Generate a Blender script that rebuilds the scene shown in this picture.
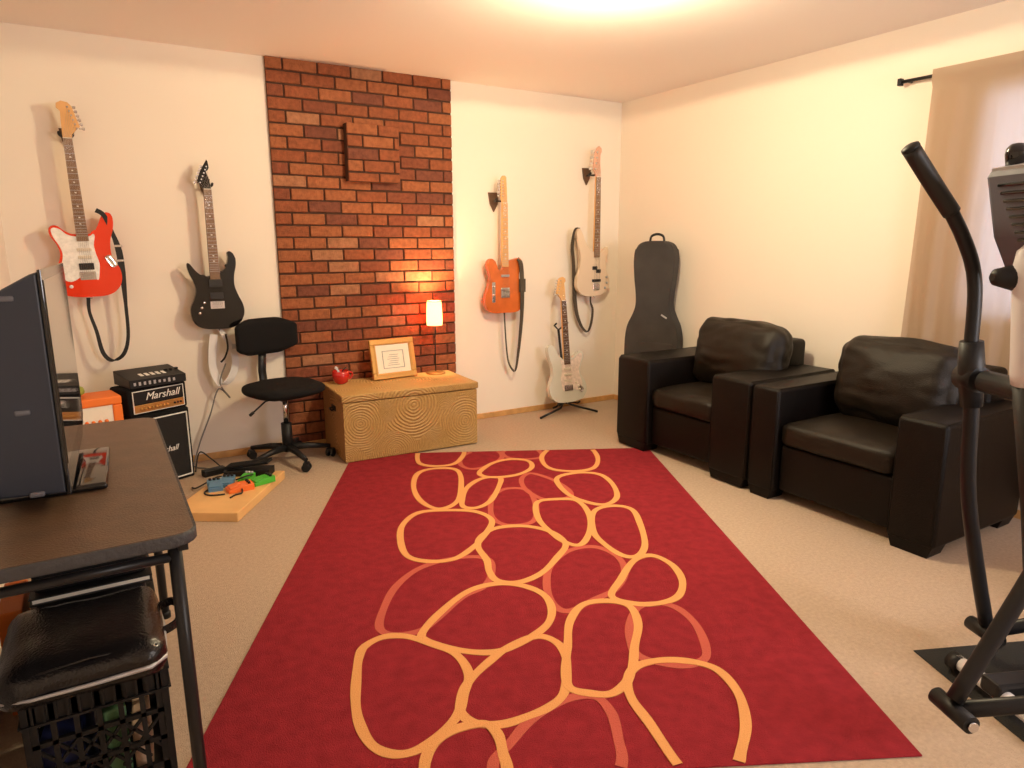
import bpy, bmesh, math, random
from math import sin, cos, pi, radians
from mathutils import Vector, Matrix, noise

for o in list(bpy.data.objects):
    bpy.data.objects.remove(o, do_unlink=True)
scene = bpy.context.scene
COL = scene.collection
random.seed(7)

# ------------------------------------------------------------ camera
cam_data = bpy.data.cameras.new('camera')
cam_data.sensor_width = 36.0
cam_data.lens = 684.89 / 1024 * 36.0
cam_data.clip_start = 0.05
camera = bpy.data.objects.new('camera', cam_data)
COL.objects.link(camera)
yaw, pitch, roll = .5419, .2029, -.0028
fw = Vector((sin(yaw) * cos(pitch), cos(yaw) * cos(pitch), -sin(pitch)))
r0 = Vector((cos(yaw), -sin(yaw), 0)); u0 = r0.cross(fw)
rr = r0 * cos(roll) + u0 * sin(roll); uu = -r0 * sin(roll) + u0 * cos(roll)
M4 = Matrix.Identity(4)
for i in range(3):
    M4[i][0] = rr[i]; M4[i][1] = uu[i]; M4[i][2] = -fw[i]
M4[0][3], M4[1][3], M4[2][3] = -3.7818, -4.5539, 1.3383
camera.matrix_world = M4
scene.camera = camera

# ------------------------------------------------------------ world, lights, exposure
world = bpy.data.worlds.new('world'); scene.world = world; world.use_nodes = True
bg = world.node_tree.nodes['Background']
bg.inputs[0].default_value = (.55, .68, 1.0, 1); bg.inputs[1].default_value = 2.5
scene.view_settings.view_transform = 'Standard'
scene.view_settings.look = 'None'
scene.view_settings.gamma = 1.0
scene.view_settings.use_curve_mapping = False
scene.view_settings.exposure = 0.43

def lamp(name, kind, loc, energy, color, size=.1, aim=None, size_y=None):
    d = bpy.data.lights.new(name, kind); d.energy = energy; d.color = color
    if kind == 'AREA':
        d.size = size
        if size_y: d.shape = 'RECTANGLE'; d.size_y = size_y
    else:
        d.shadow_soft_size = size
    o = bpy.data.objects.new(name, d); COL.objects.link(o); o.location = loc
    if aim: o.rotation_euler = (Vector(aim) - Vector(loc)).to_track_quat('-Z', 'Y').to_euler()
    return o
CEIL = (-1.765, -2.07, 2.44)           # ceiling light
LAMP_P = (-1.775, -.17)               # small lamp on the chest
cb_ = lamp('ceiling_bulb', 'SPOT', (CEIL[0], CEIL[1], 2.332), 78, (1.0, .84, .53), .06, (CEIL[0], CEIL[1], 0))
cb_.data.spot_size = pi; cb_.data.spot_blend = 0
lamp('ceiling_bulb_glow', 'POINT', (CEIL[0], CEIL[1], 2.10), 31, (1.0, .84, .55), .09)
lamp('table_lamp_bulb', 'POINT', (LAMP_P[0], LAMP_P[1], .905), 26.0, (1.0, .56, .26), .025)
rear = lamp('rear_fill_added', 'AREA', (-1.1, -5.86, 1.5), 44, (1.0, .90, .84), 1.25, (-2.2, -2.0, 1.0), 1.1)  # added fill light from behind the camera, no known source there
rear.data.specular_factor = .25
lamp('window_daylight', 'AREA', (.45, -3.23, 1.55), 12, (.72, .82, 1.0), 1.0, (0, -3.23, 1.5), 1.1)

# ------------------------------------------------------------ materials
def mat(name, col, rough=.6, metal=0, spec=.5, bump=0, bscale=60, vary=0, vscale=8, coat=0, emit=None, estr=0, detail=3):
    m = bpy.data.materials.new(name); m.use_nodes = True
    nt = m.node_tree; b = nt.nodes['Principled BSDF']
    b.inputs['Base Color'].default_value = (*col, 1)
    b.inputs['Roughness'].default_value = rough; b.inputs['Metallic'].default_value = metal
    b.inputs['Specular IOR Level'].default_value = spec
    if coat: b.inputs['Coat Weight'].default_value = coat; b.inputs['Coat Roughness'].default_value = .05
    if emit: b.inputs['Emission Color'].default_value = (*emit, 1); b.inputs['Emission Strength'].default_value = estr
    if bump or vary:
        tc = nt.nodes.new('ShaderNodeTexCoord')
    if bump:
        n = nt.nodes.new('ShaderNodeTexNoise'); n.inputs['Scale'].default_value = bscale; n.inputs['Detail'].default_value = detail
        bp = nt.nodes.new('ShaderNodeBump'); bp.inputs['Strength'].default_value = bump; bp.inputs['Distance'].default_value = .01
        nt.links.new(tc.outputs['Object'], n.inputs['Vector']); nt.links.new(n.outputs['Fac'], bp.inputs['Height'])
        nt.links.new(bp.outputs['Normal'], b.inputs['Normal'])
    if vary:
        n = nt.nodes.new('ShaderNodeTexNoise'); n.inputs['Scale'].default_value = vscale; n.inputs['Detail'].default_value = 5
        r = nt.nodes.new('ShaderNodeMapRange'); r.inputs['From Min'].default_value = .3; r.inputs['From Max'].default_value = .7
        r.inputs['To Min'].default_value = 1 - vary; r.inputs['To Max'].default_value = 1 + vary
        mx = nt.nodes.new('ShaderNodeVectorMath'); mx.operation = 'SCALE'; mx.inputs[0].default_value = col
        nt.links.new(tc.outputs['Object'], n.inputs['Vector']); nt.links.new(n.outputs['Fac'], r.inputs['Value'])
        nt.links.new(r.outputs['Result'], mx.inputs['Scale']); nt.links.new(mx.outputs['Vector'], b.inputs['Base Color'])
    return m

WALL = mat('wall_paint', (.88, .795, .69), .9, bump=.05, bscale=180)
CEILM = mat('ceiling_paint', (.88, .79, .73), .95, bump=.1, bscale=120)
CARPET = mat('carpet_beige', (.51, .385, .285), 1, bump=.6, bscale=260, vary=.09, vscale=70, spec=.1)
RUGRED = mat('rug_red_wool', (.315, .026, .036), 1, bump=.8, bscale=300, vary=.14, vscale=22, spec=.1)
RUGPEACH = mat('rug_peach_wool', (.80, .38, .14), 1, bump=.6, bscale=300, spec=.1)
RUGROSE = mat('rug_rose_wool', (.56, .12, .085), 1, bump=.6, bscale=300, spec=.1)
BASEB = mat('baseboard_oak', (.62, .34, .12), .5, vary=.15, vscale=20)
MORTAR = mat('mortar_dark', (.075, .032, .018), .95, bump=.5, bscale=150)
BRICKS = [mat('brick_%s' % n, c, .85, bump=.55, bscale=110, vary=.22, vscale=35, spec=.25) for n, c in
          (('rust', (.265, .082, .036)), ('orange', (.315, .108, .046)), ('umber', (.215, .066, .034)), ('tan', (.35, .155, .08)), ('maroon', (.18, .060, .036)))]
LEATHER = mat('leather_espresso', (.0045, .0027, .002), .42, bump=.28, bscale=220, vary=.25, vscale=7, spec=.2)
LEATHERC = mat('leather_espresso_highlight', (.010, .0065, .0038), .42, bump=.28, bscale=220, vary=.3, vscale=9, spec=.32)  # cushion copy of the leather, brownish highlight put into its base colour
BLACKP = mat('black_plastic', (.009, .009, .010), .48, spec=.35, bump=.05, bscale=300)
BLACKG = mat('black_gloss', (.008, .008, .009), .06, spec=.6)
BLACKM = mat('black_metal', (.014, .014, .016), .36, spec=.3)
CLOTHB = mat('black_fabric', (.010, .010, .011), .95, bump=.5, bscale=350, spec=.2)
CHROME = mat('chrome', (.75, .75, .77), .18, metal=1)
SILVER = mat('silver_plastic', (.50, .50, .52), .4, metal=.4)
GREYP = mat('grey_plastic', (.12, .125, .15), .5, bump=.05, bscale=200)
WHITEP = mat('white_plastic', (.72, .72, .76), .35)
MAPLE = mat('maple_wood', (.78, .44, .17), .4, coat=.3, vary=.08, vscale=12)
ROSEW = mat('rosewood', (.12, .055, .028), .5, vary=.3, vscale=30)
ROSEL = mat('rosewood_light', (.26, .15, .085), .5, vary=.2, vscale=30)
REDB = mat('red_lacquer', (.80, .045, .010), .14, coat=.6)
BLKB = mat('black_lacquer', (.004, .004, .005), .12, coat=.25)
TELEB = mat('butterscotch_wood', (.62, .14, .025), .28, coat=.4, vary=.2, vscale=9)
CREAMB = mat('cream_lacquer', (.80, .64, .48), .25, coat=.4)
SILVB = mat('pale_silver_lacquer', (.70, .68, .60), .2, coat=.5)
PEARL = mat('pearloid', (.90, .88, .84), .25, vary=.12, vscale=60)
PEARLPINK = mat('pearloid_blush', (.84, .70, .62), .25, vary=.15, vscale=60)
PICKB = mat('pickup_black', (.02, .018, .018), .5)
PICKC = mat('pickup_cream', (.80, .72, .60), .4)
STRAPB = mat('strap_black', (.014, .013, .013), .7, bump=.3, bscale=300)
STRAPG = mat('strap_olive', (.085, .065, .045), .8, bump=.3, bscale=300)
STRAPW = mat('strap_white', (.80, .78, .78), .7, bump=.2, bscale=300)
CABLE = mat('cable_grey', (.20, .19, .18), .6)
CABLEB = mat('cable_black', (.012, .012, .012), .5)
WOODPINE = mat('pine_board', (.78, .47, .19), .55, vary=.12, vscale=5, coat=.1)
GOLD = mat('gold_frame', (.62, .33, .09), .38, metal=.55, bump=.2, bscale=120)
PAPER = mat('cream_paper', (.85, .80, .68), .8)
INK = mat('grey_ink', (.22, .22, .25), .8)
REDMUG = mat('red_glaze', (.55, .015, .012), .15, coat=.6)
CURT_ROD = BLACKM
ORANGE = mat('orange_vinyl', (.85, .19, .015), .55, bump=.1, bscale=200)
GREENM = mat('olive_green', (.30, .33, .05), .8)
PEDBLUE = mat('pedal_blue', (.10, .22, .36), .35)
PEDGREEN = mat('pedal_green', (.08, .50, .04), .35)
PEDORANGE = mat('pedal_orange', (.90, .19, .03), .4)
AMPGOLD = mat('amp_gold', (.50, .26, .08), .35, metal=.5)
WHITE = mat('white_print', (.85, .85, .82), .5)
GRILLE = mat('grille_cloth', (.018, .017, .018), .9, bump=.8, bscale=400)
SKINBROWN = mat('brown_box', (.34, .13, .04), .7)
CASEM = mat('case_nylon', (.050, .046, .044), .9, bump=.4, bscale=250, vary=.2, vscale=5)
TVBLUE = mat('tv_shell', (.022, .030, .050), .42, bump=.05, bscale=400)
SCREEN = mat('tv_screen', (.01, .01, .012), .05, spec=1.0, coat=.5)
DARKRUB = mat('rubber_mat', (.014, .014, .014), .85, bump=.4, bscale=200)

# translucent curtain
CURT = bpy.data.materials.new('curtain_linen'); CURT.use_nodes = True
nt = CURT.node_tree; nt.nodes.clear()
out = nt.nodes.new('ShaderNodeOutputMaterial'); df = nt.nodes.new('ShaderNodeBsdfDiffuse'); tl = nt.nodes.new('ShaderNodeBsdfTranslucent')
mx = nt.nodes.new('ShaderNodeMixShader'); mx.inputs[0].default_value = .38
df.inputs[0].default_value = (.52, .38, .27, 1); tl.inputs[0].default_value = (.60, .52, .46, 1)
wv = nt.nodes.new('ShaderNodeTexNoise'); wv.inputs['Scale'].default_value = 400; bp = nt.nodes.new('ShaderNodeBump'); bp.inputs['Strength'].default_value = .2
nt.links.new(wv.outputs['Fac'], bp.inputs['Height']); nt.links.new(bp.outputs['Normal'], df.inputs['Normal'])
nt.links.new(df.outputs[0], mx.inputs[1]); nt.links.new(tl.outputs[0], mx.inputs[2]); nt.links.new(mx.outputs[0], out.inputs[0])

# glowing lamp shade and ceiling glass (they are the lamps)
SHADE = mat('lit_shade', (.9, .35, .15), .6, emit=(1.0, .50, .20), estr=6)
_n = SHADE.node_tree; _t = _n.nodes.new('ShaderNodeBsdfTranslucent'); _t.inputs[0].default_value = (.9, .28, .10, 1); _m = _n.nodes.new('ShaderNodeMixShader'); _m.inputs[0].default_value = .55
_n.links.new(_n.nodes['Principled BSDF'].outputs[0], _m.inputs[1]); _n.links.new(_t.outputs[0], _m.inputs[2]); _n.links.new(_m.outputs[0], _n.nodes['Material Output'].inputs[0])
GLASSLIT = mat('lit_opal_glass', (.95, .9, .8), .4, emit=(1.0, .86, .55), estr=5)
GLASS = bpy.data.materials.new('window_glass'); GLASS.use_nodes = True
_n = GLASS.node_tree; _t = _n.nodes.new('ShaderNodeBsdfTransparent'); _g = _n.nodes.new('ShaderNodeBsdfGlossy'); _g.inputs['Roughness'].default_value = .02
_f = _n.nodes.new('ShaderNodeFresnel'); _m = _n.nodes.new('ShaderNodeMixShader'); _n.links.new(_f.outputs[0], _m.inputs[0])
_n.links.new(_t.outputs[0], _m.inputs[1]); _n.links.new(_g.outputs[0], _m.inputs[2]); _n.links.new(_m.outputs[0], _n.nodes['Material Output'].inputs[0])

# carved chest wood: concentric rings cut in the front
def carved(name, centres, axis, base=(.60, .38, .13), dark=(.34, .195, .06)):
    m = bpy.data.materials.new(name); m.use_nodes = True; nt = m.node_tree; N = nt.nodes; Lk = nt.links
    b = N['Principled BSDF']; b.inputs['Roughness'].default_value = .55
    tc = N.new('ShaderNodeTexCoord'); sp = N.new('ShaderNodeSeparateXYZ'); Lk.new(tc.outputs['Object'], sp.inputs[0])
    cb = N.new('ShaderNodeCombineXYZ')
    a, c = axis
    Lk.new(sp.outputs[a], cb.inputs[0]); Lk.new(sp.outputs[c], cb.inputs[1])
    nz = N.new('ShaderNodeTexNoise'); nz.inputs['Scale'].default_value = 9; Lk.new(tc.outputs['Object'], nz.inputs['Vector'])
    ad = N.new('ShaderNodeVectorMath'); ad.operation = 'MULTIPLY_ADD'; ad.inputs[1].default_value = (.03, .03, .0)
    Lk.new(nz.outputs['Color'], ad.inputs[0]); Lk.new(cb.outputs[0], ad.inputs[2])
    sub = N.new('ShaderNodeVectorMath'); sub.operation = 'SUBTRACT'; sub.inputs[1].default_value = (.015, .015, 0); Lk.new(ad.outputs[0], sub.inputs[0])
    prev = None
    for (x, z, r) in centres:
        d = N.new('ShaderNodeVectorMath'); d.operation = 'DISTANCE'; d.inputs[1].default_value = (x, z, 0); Lk.new(sub.outputs[0], d.inputs[0])
        q = N.new('ShaderNodeMath'); q.operation = 'DIVIDE'; q.inputs[1].default_value = r; Lk.new(d.outputs['Value'], q.inputs[0])
        if prev is None: prev = q
        else:
            mn = N.new('ShaderNodeMath'); mn.operation = 'MINIMUM'; Lk.new(prev.outputs[0], mn.inputs[0]); Lk.new(q.outputs[0], mn.inputs[1]); prev = mn
    ml = N.new('ShaderNodeMath'); ml.operation = 'MULTIPLY'; ml.inputs[1].default_value = 58; Lk.new(prev.outputs[0], ml.inputs[0])
    sn = N.new('ShaderNodeMath'); sn.operation = 'SINE'; Lk.new(ml.outputs[0], sn.inputs[0])
    n2 = N.new('ShaderNodeTexNoise'); n2.inputs['Scale'].default_value = 70; Lk.new(tc.outputs['Object'], n2.inputs['Vector'])
    n3 = N.new('ShaderNodeTexNoise'); n3.inputs['Scale'].default_value = 5; Lk.new(tc.outputs['Object'], n3.inputs['Vector'])
    s1 = N.new('ShaderNodeMath'); s1.operation = 'MULTIPLY_ADD'; s1.inputs[1].default_value = .22; s1.inputs[2].default_value = .35; Lk.new(sn.outputs[0], s1.inputs[0])
    s2 = N.new('ShaderNodeMath'); s2.operation = 'MULTIPLY_ADD'; s2.inputs[1].default_value = .9; Lk.new(n2.outputs['Fac'], s2.inputs[0]); Lk.new(s1.outputs[0], s2.inputs[2])
    s3 = N.new('ShaderNodeMath'); s3.operation = 'SUBTRACT'; s3.inputs[1].default_value = .35; Lk.new(s2.outputs[0], s3.inputs[0]); s3.use_clamp = True
    mc = N.new('ShaderNodeMix'); mc.data_type = 'RGBA'; mc.inputs[6].default_value = (*dark, 1); mc.inputs[7].default_value = (*base, 1)
    Lk.new(s3.outputs[0], mc.inputs[0]); Lk.new(mc.outputs[2], b.inputs['Base Color'])
    bp = N.new('ShaderNodeBump'); bp.inputs['Strength'].default_value = .5; bp.inputs['Distance'].default_value = .005
    Lk.new(sn.outputs[0], bp.inputs['Height']); Lk.new(bp.outputs['Normal'], b.inputs['Normal'])
    return m

# ------------------------------------------------------------ mesh helpers
class MB:
    def __init__(s): s.bm = bmesh.new(); s.mi = 0; s.sm = False
    def _fin(s, faces, smooth=None):
        for f in faces:
            f.material_index = s.mi; f.smooth = s.sm if smooth is None else smooth
    def box(s, c, size, bev=0, rot=None, seg=2, smooth=False):
        old = set(s.bm.faces)
        m = Matrix.Translation(c) @ (rot.to_4x4() if rot else Matrix.Identity(4)) @ Matrix.Diagonal((*size, 1))
        r = bmesh.ops.create_cube(s.bm, size=1, matrix=m)
        if bev:
            ed = set(e for v in r['verts'] for e in v.link_edges)
            bmesh.ops.bevel(s.bm, geom=list(ed), offset=bev, segments=seg, profile=.5, affect='EDGES')
        s._fin([f for f in s.bm.faces if f not in old], smooth or (bev > 0 and seg > 2))
        return s
    def span(s, a, b, **k):
        c = [(a[i] + b[i]) / 2 for i in range(3)]; z = [abs(b[i] - a[i]) for i in range(3)]
        return s.box(c, z, **k)
    def tube(s, pts, r, n=10, cap=True, closed=False, smooth=True):
        P = [Vector(p) for p in pts]; m = len(P)
        rad = r if isinstance(r, (list, tuple)) else [r] * m
        rings = []; prevn = None
        for i, p in enumerate(P):
            if closed: t = P[(i + 1) % m] - P[i - 1]
            else: t = P[min(i + 1, m - 1)] - P[max(i - 1, 0)]
            t.normalize()
            if prevn is None:
                a = Vector((0, 0, 1)) if abs(t.z) < .9 else Vector((1, 0, 0))
                nrm = t.cross(a).normalized()
            else:
                nrm = (prevn - t * prevn.dot(t)).normalized()
            prevn = nrm; bn = t.cross(nrm)
            rings.append([s.bm.verts.new(p + (nrm * cos(2 * pi * k / n) + bn * sin(2 * pi * k / n)) * rad[i]) for k in range(n)])
        fs = []
        for i in range(m if closed else m - 1):
            A = rings[i]; B = rings[(i + 1) % m]
            for k in range(n): fs.append(s.bm.faces.new((A[k], A[(k + 1) % n], B[(k + 1) % n], B[k])))
        s._fin(fs, smooth)
        if cap and not closed: s._fin([s.bm.faces.new(rings[0][::-1]), s.bm.faces.new(rings[-1])], False)
        return s
    def cyl(s, a, b, r, n=20, r2=None): return s.tube([a, b], [r, r if r2 is None else r2], n)
    def lathe(s, prof, c=(0, 0, 0), n=28, rot=None, smooth=True):
        c = Vector(c); R = rot or Matrix.Identity(3); rings = []
        for (r, z) in prof:
            rings.append([s.bm.verts.new(c + R @ Vector((max(r, 1e-4) * cos(2 * pi * k / n), max(r, 1e-4) * sin(2 * pi * k / n), z))) for k in range(n)])
        fs = []
        for A, B in zip(rings, rings[1:]):
            for k in range(n): fs.append(s.bm.faces.new((A[k], A[(k + 1) % n], B[(k + 1) % n], B[k])))
        s._fin(fs, smooth)
        s._fin([s.bm.faces.new(rings[0][::-1]), s.bm.faces.new(rings[-1])], False)
        return s
    def prism(s, pts, a, b, plane='xz', bev=0, seg=2):
        """outline in a plane, extruded from a to b along the third axis"""
        def P(p, h):
            if plane == 'xz': return (p[0], h, p[1])
            if plane == 'xy': return (p[0], p[1], h)
            return (h, p[0], p[1])
        A = [s.bm.verts.new(P(p, a)) for p in pts]; B = [s.bm.verts.new(P(p, b)) for p in pts]
        n = len(pts); f1 = s.bm.faces.new(A); f2 = s.bm.faces.new(B[::-1])
        side = [s.bm.faces.new((A[(k + 1) % n], A[k], B[k], B[(k + 1) % n])) for k in range(n)]
        old = set(s.bm.faces) - set([f1, f2] + side)
        if bev:
            ed = set(f1.edges) | set(f2.edges)
            bmesh.ops.bevel(s.bm, geom=list(ed), offset=bev, segments=seg, profile=.5, affect='EDGES')
        new = [f for f in s.bm.faces if f not in old]
        s._fin(new, None)
        for f in new:
            if len(f.verts) <= 4 and n > 8: f.smooth = True
            f.material_index = s.mi
        return s
    def rbox(s, c, size, r, n=8, puff=0, rot=None, amp=0, nscale=6, seed=0, dims=(1, 1, 1)):
        """soft rounded block (cushion): puffed cube grid with wrinkles"""
        hx, hy, hz = [v / 2 for v in size]; R = rot or Matrix.Identity(3); c = Vector(c)
        V = {}
        def vert(i, j, k):
            key = (i, j, k)
            if key in V: return V[key]
            p = Vector(((2 * i / n - 1), (2 * j / n - 1), (2 * k / n - 1)))
            q = Vector((p.x * hx, p.y * hy, p.z * hz))
            core = Vector((max(-hx + r, min(hx - r, q.x)), max(-hy + r, min(hy - r, q.y)), max(-hz + r, min(hz - r, q.z))))
            d = q - core
            if d.length > 1e-6: q = core + d.normalized() * min(r, d.length)
            if puff:
                w = [cos(p.x * pi / 2), cos(p.y * pi / 2), cos(p.z * pi / 2)]
                q.x += p.x * puff * dims[0] * w[1] * w[2]; q.y += p.y * puff * dims[1] * w[0] * w[2]; q.z += p.z * puff * dims[2] * w[0] * w[1]
            if amp:
                nv = noise.noise_vector(q * nscale + Vector((seed, seed * 2, 0))); n2 = noise.noise(Vector((q.x * nscale * 2.6, q.y * nscale * 1.1, q.z * nscale * 2.6 + seed)))
                dd = q.normalized()
                q = q + nv * amp * .6 + dd * (abs(n2) * amp)
            v = s.bm.verts.new(c + R @ q); V[key] = v; return v
        fs = []
        for a in range(n):
            for b in range(n):
                for (f, rev) in ((lambda i, j: (0, i, j), 1), (lambda i, j: (n, i, j), 0), (lambda i, j: (i, 0, j), 0), (lambda i, j: (i, n, j), 1), (lambda i, j: (i, j, 0), 1), (lambda i, j: (i, j, n), 0)):
                    q = [vert(*f(a, b)), vert(*f(a + 1, b)), vert(*f(a + 1, b + 1)), vert(*f(a, b + 1))]
                    fs.append(s.bm.faces.new(q[::-1] if rev else q))
        s._fin(fs, True); return s
    def ribbon(s, pts, w, t=.003, side=(1, 0, 0)):
        """strap: flat band along a path; w = width (or list), side = width direction (or list)"""
        P = [Vector(p) for p in pts]; m = len(P); rings = []
        for i, p in enumerate(P):
            tg = (P[min(i + 1, m - 1)] - P[max(i - 1, 0)]).normalized()
            sd = Vector(side[i] if isinstance(side, list) else side); sd = (sd - tg * sd.dot(tg)).normalized(); nn = tg.cross(sd)
            ww = (w[i] if isinstance(w, list) else w) / 2
            rings.append([s.bm.verts.new(p + sd * ww * a + nn * t / 2 * b) for a, b in ((-1, -1), (1, -1), (1, 1), (-1, 1))])
        fs = []
        for A, B in zip(rings, rings[1:]):
            for k in range(4): fs.append(s.bm.faces.new((A[k], A[(k + 1) % 4], B[(k + 1) % 4], B[k])))
        s._fin(fs, False); s._fin([s.bm.faces.new(rings[0][::-1]), s.bm.faces.new(rings[-1])], False)
        return s
    def build(s, name, m, parent=None, loc=(0, 0, 0), rot=(0, 0, 0), kind=None, label=None):
        bmesh.ops.recalc_face_normals(s.bm, faces=s.bm.faces[:])
        me = bpy.data.meshes.new(name); s.bm.to_mesh(me); s.bm.free()
        for x in (m if isinstance(m, (list, tuple)) else [m]): me.materials.append(x)
        o = bpy.data.objects.new(name, me); COL.objects.link(o)
        o.location = loc; o.rotation_euler = rot
        if parent: o.parent = parent
        if kind: o['kind'] = kind
        if label: o['label'] = label
        return o

def thing(name, label, cat, loc=(0, 0, 0), rot=(0, 0, 0), group=None):
    o = bpy.data.objects.new(name, None); COL.objects.link(o); o.empty_display_size = .05
    o.location = loc; o.rotation_euler = rot
    o['label'] = label; o['category'] = cat
    if group: o['group'] = group
    return o
def tag(o, label, cat, group=None):
    o['label'] = label; o['category'] = cat
    if group: o['group'] = group
    return o
def spline(P, k=6, closed=False):
    P = [Vector(p) for p in P]; m = len(P); res = []
    for i in range(m if closed else m - 1):
        if closed: a, b, c, d = P[i - 1], P[i], P[(i + 1) % m], P[(i + 2) % m]
        else: a, b, c, d = P[max(i - 1, 0)], P[i], P[i + 1], P[min(i + 2, m - 1)]
        for j in range(k):
            t = j / k
            res.append(.5 * ((2 * b) + (c - a) * t + (2 * a - 5 * b + 4 * c - d) * t * t + (3 * b - a - 3 * c + d) * t ** 3))
    if not closed: res.append(P[-1])
    return res
def spline2(P, k=4): return [(v.x, v.y) for v in spline([(p[0], p[1], 0) for p in P], k, True)]
def text_mesh(name, body, size, m, parent, loc, rot, shear=0, extrude=.001):
    cu = bpy.data.curves.new(name, 'FONT'); cu.body = body; cu.size = size; cu.extrude = extrude; cu.shear = shear
    cu.align_x = 'CENTER'; cu.align_y = 'CENTER'
    t = bpy.data.objects.new('tmp', cu); COL.objects.link(t)
    bpy.context.view_layer.update()
    me = bpy.data.meshes.new_from_object(t.evaluated_get(bpy.context.evaluated_depsgraph_get()))
    bpy.data.objects.remove(t, do_unlink=True)
    me.materials.clear(); me.materials.append(m)
    o = bpy.data.objects.new(name, me); COL.objects.link(o); o.parent = parent; o.location = loc; o.rotation_euler = rot
    return o
def copy_tree(o, parent=None):
    c = o.copy(); COL.objects.link(c)
    if parent: c.parent = parent
    for ch in list(o.children): copy_tree(ch, c)
    return c

# ============================================================ the room
XL, YR, H = -4.17, -5.9, 2.44
def S(mb, name, m): return mb.build(name, m, kind='structure')
S(MB().span((XL - .1, YR - .1, -.1), (.1, .1, 0)), 'floor', CARPET)
S(MB().span((XL - .1, YR - .1, H), (.1, .1, H + .1)), 'ceiling', CEILM)
S(MB().span((XL - .1, 0, 0), (.1, .1, H)), 'wall_back', WALL)
S(MB().span((XL - .1, YR, 0), (XL, 0, H)), 'wall_left', WALL)
WY0, WY1, WZ0, WZ1 = -3.75, -2.72, .95, 2.08          # window in the right wall
w = MB()
w.span((0, YR, 0), (.1, WY0, H)); w.span((0, WY1, 0), (.1, 0, H)); w.span((0, WY0, 0), (.1, WY1, WZ0)); w.span((0, WY0, WZ1), (.1, WY1, H))
S(w, 'wall_right', WALL)
RX0, RX1, RZ0, RZ1 = -1.75, -.45, .9, 2.1               # added window opening for the fill light, unseen behind the camera
w = MB()
w.span((XL, YR - .1, 0), (RX0, YR, H)); w.span((RX1, YR - .1, 0), (0, YR, H)); w.span((RX0, YR - .1, 0), (RX1, YR, RZ0)); w.span((RX0, YR - .1, RZ1), (RX1, YR, H))
S(w, 'wall_rear', WALL)
def window(name, horizontal_x, a0, a1, z0, z1, d0, d1):
    m = MB(); t = .05
    def sp(p0, p1, q0, q1):
        if horizontal_x: m.span((p0, d0, q0), (p1, d1, q1), bev=.004)
        else: m.span((d0, p0, q0), (d1, p1, q1), bev=.004)
    sp(a0, a1, z0, z0 + t); sp(a0, a1, z1 - t, z1); sp(a0, a0 + t, z0 + t, z1 - t); sp(a1 - t, a1, z0 + t, z1 - t)
    mid = (a0 + a1) / 2; sp(mid - .02, mid + .02, z0 + t, z1 - t)
    f = m.build(name, mat(name + '_frame', (.8, .8, .8), .4), kind='structure')
    g = MB(); dm = (d0 + d1) / 2
    if horizontal_x: g.span((a0 + t, dm - .003, z0 + t), (a1 - t, dm + .003, z1 - t))
    else: g.span((dm - .003, a0 + t, z0 + t), (dm + .003, a1 - t, z1 - t))
    g.build('pane', GLASS, f)
window('window_1', False, WY0, WY1, WZ0, WZ1, .03, .07)
window('added_fill_window', True, RX0, RX1, RZ0, RZ1, YR - .07, YR - .03)  # made-up rear window around the added fill light

BX0, BX1 = -2.774, -1.541
m = MB(); m.span((XL, -.012, 0), (BX0, 0, .043), bev=.003); S(m, 'baseboard_back', BASEB)
m = MB(); m.span((BX1, -.012, 0), (-.012, 0, .043), bev=.003); m.span((BX0, -.030, 0), (BX1, -.0245, .03)); S(m, 'baseboard_back', BASEB)
m = MB(); m.span((-.012, YR, 0), (0, 0, .043), bev=.003); S(m, 'baseboard_right', BASEB)
m = MB(); m.span((XL, YR, 0), (XL + .012, -.012, .043), bev=.003); S(m, 'baseboard_left', BASEB)

# brick panel: mortar bed and every brick modelled
def brickwork(name, x0, x1, z0, z1, ybed, yface, phase=0):
    m = MB(); m.mi = 5; m.span((x0, ybed, z0), (x1, 0 if name == 'trim_1' else -.0245, z1)); rnd = random.Random(11 + phase)
    ch, bl = .07625, .2125; z = z1; row = 0
    while z - ch > z0 - .03:
        x = x0 - (bl / 2 if (row + phase) % 2 == 0 else 0)
        while x < x1 - .01:
            a = max(x, x0); b = min(x + bl - .011, x1); zb = max(z - ch + .011, z0)
            if b - a > .02 and z - zb > .015:
                m.mi = rnd.choices(range(5), (9, 9, 3, 2.6, 3))[0]
                dz = rnd.uniform(-.002, .002)
                m.span((a, yface - rnd.uniform(0, .003), zb + dz), (b, ybed + .004, z + dz), bev=.0035, seg=1)
            x += bl
        z -= ch; row += 1
    return m.build(name, BRICKS + [MORTAR], kind='structure')
brickwork('trim_1', BX0, BX1, 0, H, -.014, -.024)
# raised square of bricks (covered flue opening)
bx = MB()
sq = brickwork('trim_2', -2.315, -1.965, 1.735, 2.09, -.085, -.097, 1)

# ceiling light
t = thing('ceiling_light', 'round opal glass ceiling light glowing above the rug', 'ceiling light', CEIL)
MB().lathe([(.13, 0), (.13, -.02), (.115, -.03), (.0, -.03)]).build('base_plate', mat('brass_plate', (.6, .42, .18), .3, 1), t)
MB().lathe([(.112, -.03), (.110, -.050), (.085, -.080), (.045, -.095), (.0, -.10)]).build('glass_dome', GLASSLIT, t)

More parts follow.
